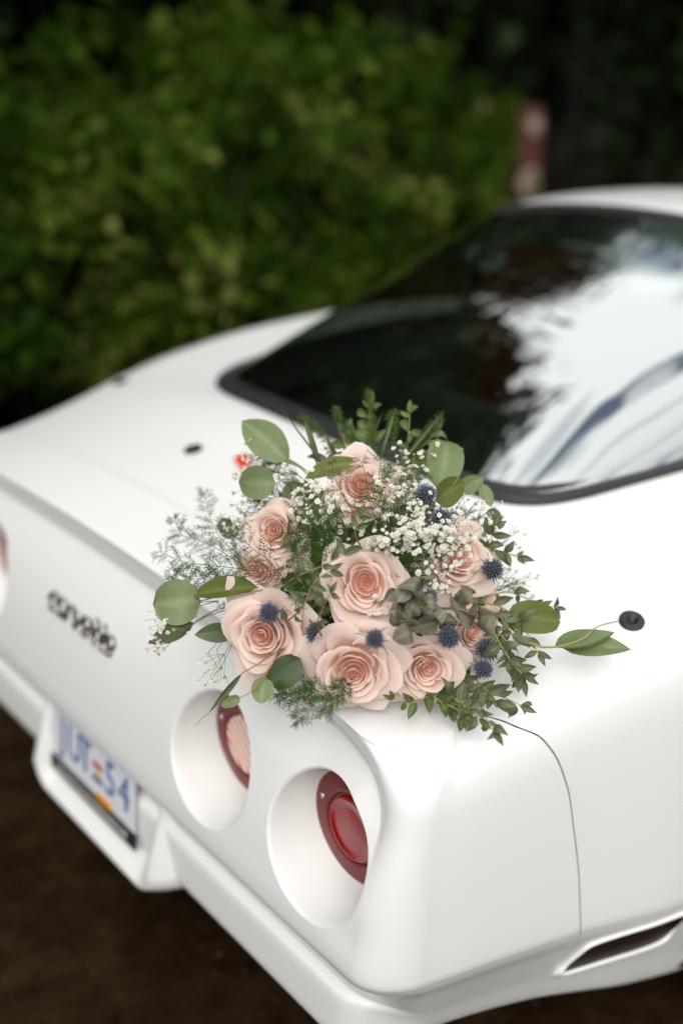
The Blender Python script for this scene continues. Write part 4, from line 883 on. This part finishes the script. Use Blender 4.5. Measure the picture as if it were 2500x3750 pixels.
for i, (loc, ax, R, s) in enumerate(ROSES):
    e = empty('rose', Vector(loc)-BO, bq); q = Vector(ax).to_track_quat('Z', 'Y').to_matrix().to_4x4() @ Matrix.Rotation(i*1.7, 4, 'Z'); e.rotation_euler = q.to_euler()
    R *= .98; rr_ = random.Random(i*7+1); e.scale = (R*rr_.uniform(.93,1.10), R*rr_.uniform(.90,1.04), R*rr_.uniform(.85,1.0)); e.location = Vector(loc)-BO-Vector(ax)*R*.42
    tag(e, ROSE_NOTE[i])
    for me in RV[s]: link('petal', me, e)
    # sepals and the top of the stem
    sp = MB(); sp.tube([(0,0,.10),(0,0,-.05),(0,0,-.25),(0,0,-1.1)], [.20,.24,.10,.07], n=10); sp.build("hip", M["gypstem"], e)
# ---- leaves
def leaf_geo(B, T, nrm, width, fold, shape, rnd, curl=.12):
    B, T = Vector(B), Vector(T); d = T-B; L = d.length; d.normalize(); n = Vector(nrm); n = (n-d*n.dot(d)).normalized(); s = d.cross(n)
    NU, NV = 7, 11; V, tone = [], []; bend = rnd.uniform(-.10,.20)*curl/.12; tw = rnd.uniform(-.2,.2); base = rnd.uniform(.25,.6)
    wv = rnd.uniform(0,6.28)
    for iu in range(NU):
        a = -1+2*iu/(NU-1)
        for iv in range(NV):
            t = iv/(NV-1)
            if shape == 'round': w_ = math.sqrt(max(0, 1-(2*t**.92-1)**2))*(1-.10*t)
            elif shape == 'oval': w_ = (math.sin(math.pi*t**.85))**.8
            else: w_ = math.sin(math.pi*t**.75)**1.05
            x = a*w_*width*.5; ss = s*math.cos(tw*t)+n*math.sin(tw*t)
            z = L*(bend*math.sin(math.pi*t))+abs(x)*fold*1.4-.06*width*math.cos(a*2)*.3+.025*width*math.sin(wv+4*t+2*a)
            V.append(B+d*(L*t)+ss*x+n*z); tone.append(base+(.40 if iu == NU//2 else 0)+.10*abs(a)**3-.12*(1-t))
    return V, gridF(NU, NV), tone
rl = random.Random(5)
for i, (B, T, wd, n_, c, fo) in enumerate(LEAVES):
    shape = 'round' if wd > .55*(Vector(T)-Vector(B)).length else ('oval' if wd > .3*(Vector(T)-Vector(B)).length else 'lance')
    V, F, tn = leaf_geo(B, T, n_, wd, fo, shape, rl)
    meshT('eucalyptus_leaf', V, F, tn, M['euc'][c], bq)
for pts, w_, c in STEMS:
    P = [Vector(p) for p in pts]; Q = []
    for i in range(len(P)-1):
        p0, p1, p2, p3 = P[max(0,i-1)], P[i], P[i+1], P[min(len(P)-1,i+2)]
        for k in range(6):
            t = k/6; Q.append(.5*((2*p1)+(p2-p0)*t+(2*p0-5*p1+4*p2-p3)*t*t+(3*p1-p0-3*p2+p3)*t**3))
    Q.append(P[-1]); mb = MB(); mb.tube([q-BO for q in Q], [w_*(.7+.6*i/len(Q)) for i in range(len(Q))], n=6); mb.build('stem', M['stem'][c], bq)
# ---- sprays of small leaves
def spline(pts, n):
    P = [Vector(p) for p in pts]; Q = []
    for k in range(n+1):
        g = k/n*(len(P)-1); i = min(len(P)-2, int(g)); t = g-i; p0, p1, p2, p3 = P[max(0,i-1)], P[i], P[i+1], P[min(len(P)-1,i+2)]
        Q.append(.5*((2*p1)+(p2-p0)*t+(2*p0-5*p1+4*p2-p3)*t*t+(3*p1-p0-3*p2+p3)*t**3))
    return Q
for i, (pts, ll, n, c) in enumerate(SPRIGS):
    rnd = random.Random(100+i); Q = spline(pts, 24); root = Q[0]
    mb = MB(); mb.tube([q-root for q in Q], [.0013-.0008*k/24 for k in range(25)], n=5); st = mb.build('leafy_spray', M['stem'][i % 2], bq); st.location = root-BO
    for k in range(n):
        t = .12+.86*k/max(1, n-1); q = Q[int(t*24)]; d = (Q[min(24,int(t*24)+1)]-Q[max(0,int(t*24)-1)]).normalized()
        for sgn in (1, -1):
            if rnd.random() < .12: continue
            sd = d.cross(AXT).normalized()*sgn; l = ll*rnd.uniform(.6,1.25)*(1-.35*abs(t-.45)); q = Q[max(0, min(24, int(t*24)+rnd.choice((-1,0,0,1))))]
            dirv = (d*rnd.uniform(.0,1.4)+sd*rnd.uniform(.5,1.1)+AXT*rnd.uniform(-.7,.7)+Vector((rnd.uniform(-.3,.3),rnd.uniform(-.3,.3),rnd.uniform(-.4,.2)))).normalized()
            nn = (AXT+Vector((rnd.uniform(-.6,.6),rnd.uniform(-.6,.6),rnd.uniform(-.3,.7)))).normalized()
            V, F, tn = leaf_geo(q, q+dirv*l, nn, l*rnd.uniform(.36,.54), .25, 'lance', rnd, .25)
            meshT('leaf', V, F, tn, M['euc'][c], st, root)
    q = Q[-1]; d = (Q[-1]-Q[-3]).normalized(); V, F, tn = leaf_geo(q, q+d*ll*.8, AXT, ll*.3, .3, 'lance', rnd); meshT('leaf', V, F, tn, M['euc'][c], st, root)
# ---- long thin blades at the top
for i, (B, T, w_) in enumerate(BLADES):
    rnd = random.Random(300+i); V, F, tn = leaf_geo(B, T, AXT, max(.0028, w_*2.2), .5, 'lance', rnd, .3); meshT('blade_leaf', V, F, tn, M['euc'][3 if i % 3 else 1] if i % 4 else M['fern_tip'], bq)
# ---- fern fronds: fine branchlets with needles
def needle(V, F, tone, p, d, l, w_, tn):
    s = d.cross(AXT); s = s.normalized()*w_ if s.length > 1e-6 else Vector((w_,0,0)); b = len(V)
    V += [p-s, p+s, p+d*l*.6+s*.8, p+d*l, p+d*l*.6-s*.8]; F.append((b,b+1,b+2,b+3,b+4)); tone += [tn]*5
for i, (pts, sl_, s) in enumerate(FERNS):
    rnd = random.Random(500+s); Q = spline(pts, 30); V, F, tone = [], [], []
    thin = s in (19,20,21,22,23)
    for k in range(2, 31):
        q = Q[k]; d = (Q[min(30,k+1)]-Q[max(0,k-1)]).normalized(); t = k/30
        b = len(V); sd0 = d.cross(AXT).normalized()*.00045; q2 = Q[k-1]; V += [q2-sd0, q2+sd0, q+sd0, q-sd0]; F.append((b,b+1,b+2,b+3)); tone += [.4]*4
        for sgn in (1, -1):
            if rnd.random() < (.84 if s in (10,12,17,18) else (.45 if s in (9,11,1,2,3,4) else .25)): continue
            sd = d.cross(AXT).normalized()*sgn
            bd = (d*rnd.uniform(.6,1.2)+sd*rnd.uniform(.5,1.0)+AXT*rnd.uniform(-.5,.6)).normalized()
            bl = sl_*(.35+.9*math.sin(math.pi*min(1, t*.8+.15)))*rnd.uniform(.35,1.0)*(.5 if thin else 1)
            tn = rnd.uniform(0,1); m_ = max(3, int(bl/.0042)); pp = q.copy(); dd = bd.copy()
            for j in range(m_):
                dd = (dd+Vector((rnd.uniform(-.12,.12) for _ in range(3)))).normalized() if False else (dd+Vector((rnd.uniform(-.13,.13),rnd.uniform(-.13,.13),rnd.uniform(-.13,.10)))).normalized()
                p2 = pp+dd*(bl/m_); ss = dd.cross(AXT); ss = ss.normalized()*.0003; b = len(V); V += [pp-ss, pp+ss, p2+ss, p2-ss]; F.append((b,b+1,b+2,b+3)); tone += [tn]*4
                for g_ in (1, -1):
                    nd = (dd*.9+dd.cross(AXT).normalized()*g_*rnd.uniform(.4,1.0)+AXT*rnd.uniform(-.4,.4)).normalized(); needle(V, F, tone, p2, nd, rnd.uniform(.004,.010), .00042, min(1,max(0,tn+rnd.uniform(-.2,.2))))
                pp = p2
    meshT('fern_frond', V, F, tone, M['fern_tip'] if s in (17,10,12,18) else M['fern'], bq)
# ---- baby's breath: branching thread stems and small ruffled florets
def floret(V, F, tone, c, ax, r_, rnd):
    ax = ax.normalized(); a0 = ax.orthogonal().normalized(); b0 = ax.cross(a0)
    for ring, (n, rr, lift) in enumerate(((6, 1.0, .10), (5, .62, .45))):
        off = rnd.uniform(0,6.28)
        for k in range(n):
            a = off+k*2*math.pi/n; d = a0*math.cos(a)+b0*math.sin(a); s = ax.cross(d); b = len(V); q = r_*rr*rnd.uniform(.8,1.15)
            V += [c+ax*r_*.1, c+d*q*.6+s*q*.42+ax*r_*(lift+rnd.uniform(0,.25)), c+d*q+ax*r_*(lift+.15+rnd.uniform(-.1,.3)), c+d*q*.6-s*q*.42+ax*r_*(lift+rnd.uniform(0,.25))]
            F.append((b,b+1,b+2,b+3)); tone += [.15,.75,1,.75]
    # green calyx
    b = len(V); V += [c-ax*r_*.9]+[c+(a0*math.cos(k*1.571)+b0*math.sin(k*1.571))*r_*.35 for k in range(4)]; F += [(b,b+1+k,b+1+(k+1) % 4) for k in range(4)]; tone += [0]*5
for i, (c, sz, n, root) in enumerate(GYP):
    rnd = random.Random(700+i); c, root = Vector(c), Vector(root); V, F, tone = [], [], []; sm_ = MB(); hubs = []
    nh = max(2, n//9)
    for k in range(nh):
        a = rnd.uniform(0,6.28); q = math.sqrt(rnd.random()); h = c+AXR*sz[0]*q*math.cos(a)*.8+AXU*sz[1]*q*math.sin(a)*.8+AXT*rnd.uniform(-.02,.008); hb = root.lerp(h, .72)+Vector((rnd.uniform(-.006,.006),)*3)
        hubs.append((h, hb)); sm_.tube([p-root for p in (root, root.lerp(hb,.5)+Vector((0,0,.004)), hb)], [.0006,.0005,.0004], n=4, caps=False)
    for k in range(n):
        h, hb = hubs[k % nh]; f = h+AXR*rnd.gauss(0,.011)+AXU*rnd.gauss(0,.011)+AXT*rnd.gauss(.0,.007)
        ax = ((f-hb).normalized()+AXT*.8+Vector((rnd.uniform(-.5,.5),rnd.uniform(-.5,.5),rnd.uniform(-.3,.6)))).normalized()
        r_ = rnd.uniform(.0029,.0048) if rnd.random() < .8 else .0017
        floret(V, F, tone, f, ax, r_, rnd); sm_.tube([hb-root, hb.lerp(f,.6)-root+Vector((0,0,.001)), f-ax*r_*.8-root], [.0004,.0003,.00025], n=3, caps=False)
    st = sm_.build('babys_breath', M['gypstem'], bq); st.location = root-BO
    fo_ = meshT('florets', V, F, tone, M['gyp'], st, root); tag(fo_, kind='stuff')
# ---- thistles: spiky blue heads on a ruff of bracts
def thistle_meshes(seed):
    rnd = random.Random(seed); V, F, tone = [], [], []; n = 120
    rows = [[(math.cos(a)*math.cos(b)*.78, math.cos(a)*math.sin(b)*.78, math.sin(a)*.95+.1) for b in np.linspace(0,2*math.pi,13)] for a in np.linspace(-math.pi/2,math.pi/2,8)]
    for r_ in rows: V += r_; tone += [.0]*len(r_)
    F += gridF(8, 13)
    for k in range(n):
        z = 1-1.75*(k+.5)/n; rr = math.sqrt(max(0,1-z*z)); a = k*2.39996; d = Vector((rr*math.cos(a), rr*math.sin(a), z)); p = Vector((d.x*.76, d.y*.76, d.z*.93+.1)); t = d.orthogonal().normalized(); u_ = d.cross(t); w_ = .080; l = rnd.uniform(.34,.60); b = len(V)
        V += [p+t*w_, p+u_*w_, p-t*w_, p-u_*w_, p+d*l*.55+t*w_*.8, p+d*l*.55+u_*w_*.8, p+d*l*.55-t*w_*.8, p+d*l*.55-u_*w_*.8, p+d*l]
        F += [(b,b+1,b+5,b+4),(b+1,b+2,b+6,b+5),(b+2,b+3,b+7,b+6),(b+3,b,b+4,b+7),(b+4,b+5,b+8),(b+5,b+6,b+8),(b+6,b+7,b+8),(b+7,b+4,b+8)]
        tone += [.1]*4+[.70]*4+[1.0]
    return V, F, tone
TM = thistle_meshes(1)
for i, (loc, ax, R, _) in enumerate(THISTLES):
    rnd = random.Random(40+i); e = meshT('thistle', [Vector(v) for v in TM[0]], TM[1], TM[2], M['thistle'], bq, Vector((0,0,0))); e.location = Vector(loc)-BO; e.rotation_euler = Vector(ax).to_track_quat('Z','Y').to_euler(); R *= .98; e.scale = (R,R,R)
    for k in range(9):
        a = k*.698+rnd.uniform(-.2,.2); l = rnd.uniform(1.4,2.8) if i < 2 else rnd.uniform(1.1,1.9); up_ = rnd.uniform(-.5,.5)
        B = Vector((.35*math.cos(a), .35*math.sin(a), -.65)); T = Vector((l*math.cos(a), l*math.sin(a), -.65+up_)); V, F, tn = leaf_geo(B, T, Vector((0,0,1)), rnd.uniform(.10,.19), .6, 'lance', rnd, .6); meshT('bract', V, F, tn, M['bract'], e, Vector((0,0,0)))
    sm_ = MB(); sm_.tube([(0,0,-.7),(0,.1,-1.6),(.1,.3,-3.2)], [.09,.08,.07], n=5); sm_.build('thistle_stem', M['gypstem'], e)
# ---- dusty grey eucalyptus: small crinkled round leaves
for i, (c, sz, n) in enumerate(DUSTY):
    rnd = random.Random(900+i); c = Vector(c); sm_ = MB(); sm_.tube([AXR*-sz[0]+AXT*-.02, Vector((0,0,0)), AXR*sz[0]*.8+AXU*sz[1]*-.4], [.0016,.0013,.0008], n=5); st = sm_.build('dusty_eucalyptus', M['stem'][0], bq); st.location = c-BO
    for k in range(n):
        p = c+AXR*rnd.uniform(-1,1)*sz[0]*.8+AXU*rnd.uniform(-1,1)*sz[1]*.8+AXT*rnd.uniform(-.015,.01); d = (AXR*rnd.uniform(-1,1)+AXU*rnd.uniform(-1,1)+AXT*rnd.uniform(-.3,.6)).normalized(); l = rnd.uniform(.018,.030)
        nn = (AXT+Vector((rnd.uniform(-.7,.7),)*3)+AXU*rnd.uniform(-.7,.7)).normalized()
        V, F, tn = leaf_geo(p, p+d*l, nn, l*.95, rnd.uniform(-.2,.5), 'round', rnd, .5); meshT('dusty_leaf', V, F, tn, M['dusty'], st, c)
# ---- the green heart behind the heads: leaves and needles, and the bound stems lying on the deck
rnd = random.Random(77); V, F, tone = [], [], []
for k in range(520):
    a = rnd.uniform(0,6.28); q = math.sqrt(rnd.random())*.98; p = C0+AXR*.150*q*math.cos(a)+AXU*(.125*q*math.sin(a))+AXT*(-.085+.060*(1-q*q)*rnd.random()-.28*.125*q*math.sin(a))
    if p.z < zdeck(p.x, p.y)+.012: continue
    d = (AXR*math.cos(a)+AXU*math.sin(a)+Vector((rnd.uniform(-.7,.7),rnd.uniform(-.7,.7),rnd.uniform(-.5,.7)))).normalized(); l = rnd.uniform(.022,.045)
    v, f_, t_ = leaf_geo(p, p+d*l, (AXT+Vector((rnd.uniform(-.8,.8),rnd.uniform(-.8,.8),rnd.uniform(-.4,.9)))), l*.45, .3, 'lance', rnd)
    b = len(V); V += v; F += [tuple(b+i for i in x) for x in f_]; tone += t_
o = meshT('inner_foliage', V, F, tone, M['euc'][3], bq); tag(o, kind='stuff')
for k in range(14):
    p0 = C0+AXR*rnd.uniform(-.05,.05)+AXU*rnd.uniform(-.04,.03)-AXT*.03
    e_ = Vector((C0.x-.26+rnd.uniform(-.03,.03), C0.y+.26+rnd.uniform(-.03,.03), 0)); e_.z = zdeck(e_.x, e_.y)+.010+rnd.uniform(0,.02)
    md = p0.lerp(e_, .5)+Vector((rnd.uniform(-.01,.01),rnd.uniform(-.01,.01),0)); md.z = max(md.z-.01, zdeck(md.x, md.y)+.015)
    mb = MB(); mb.tube([q-BO for q in spline([p0, md, e_], 10)], .0028, n=6); mb.build('flower_stem', M['gypstem'], bq)
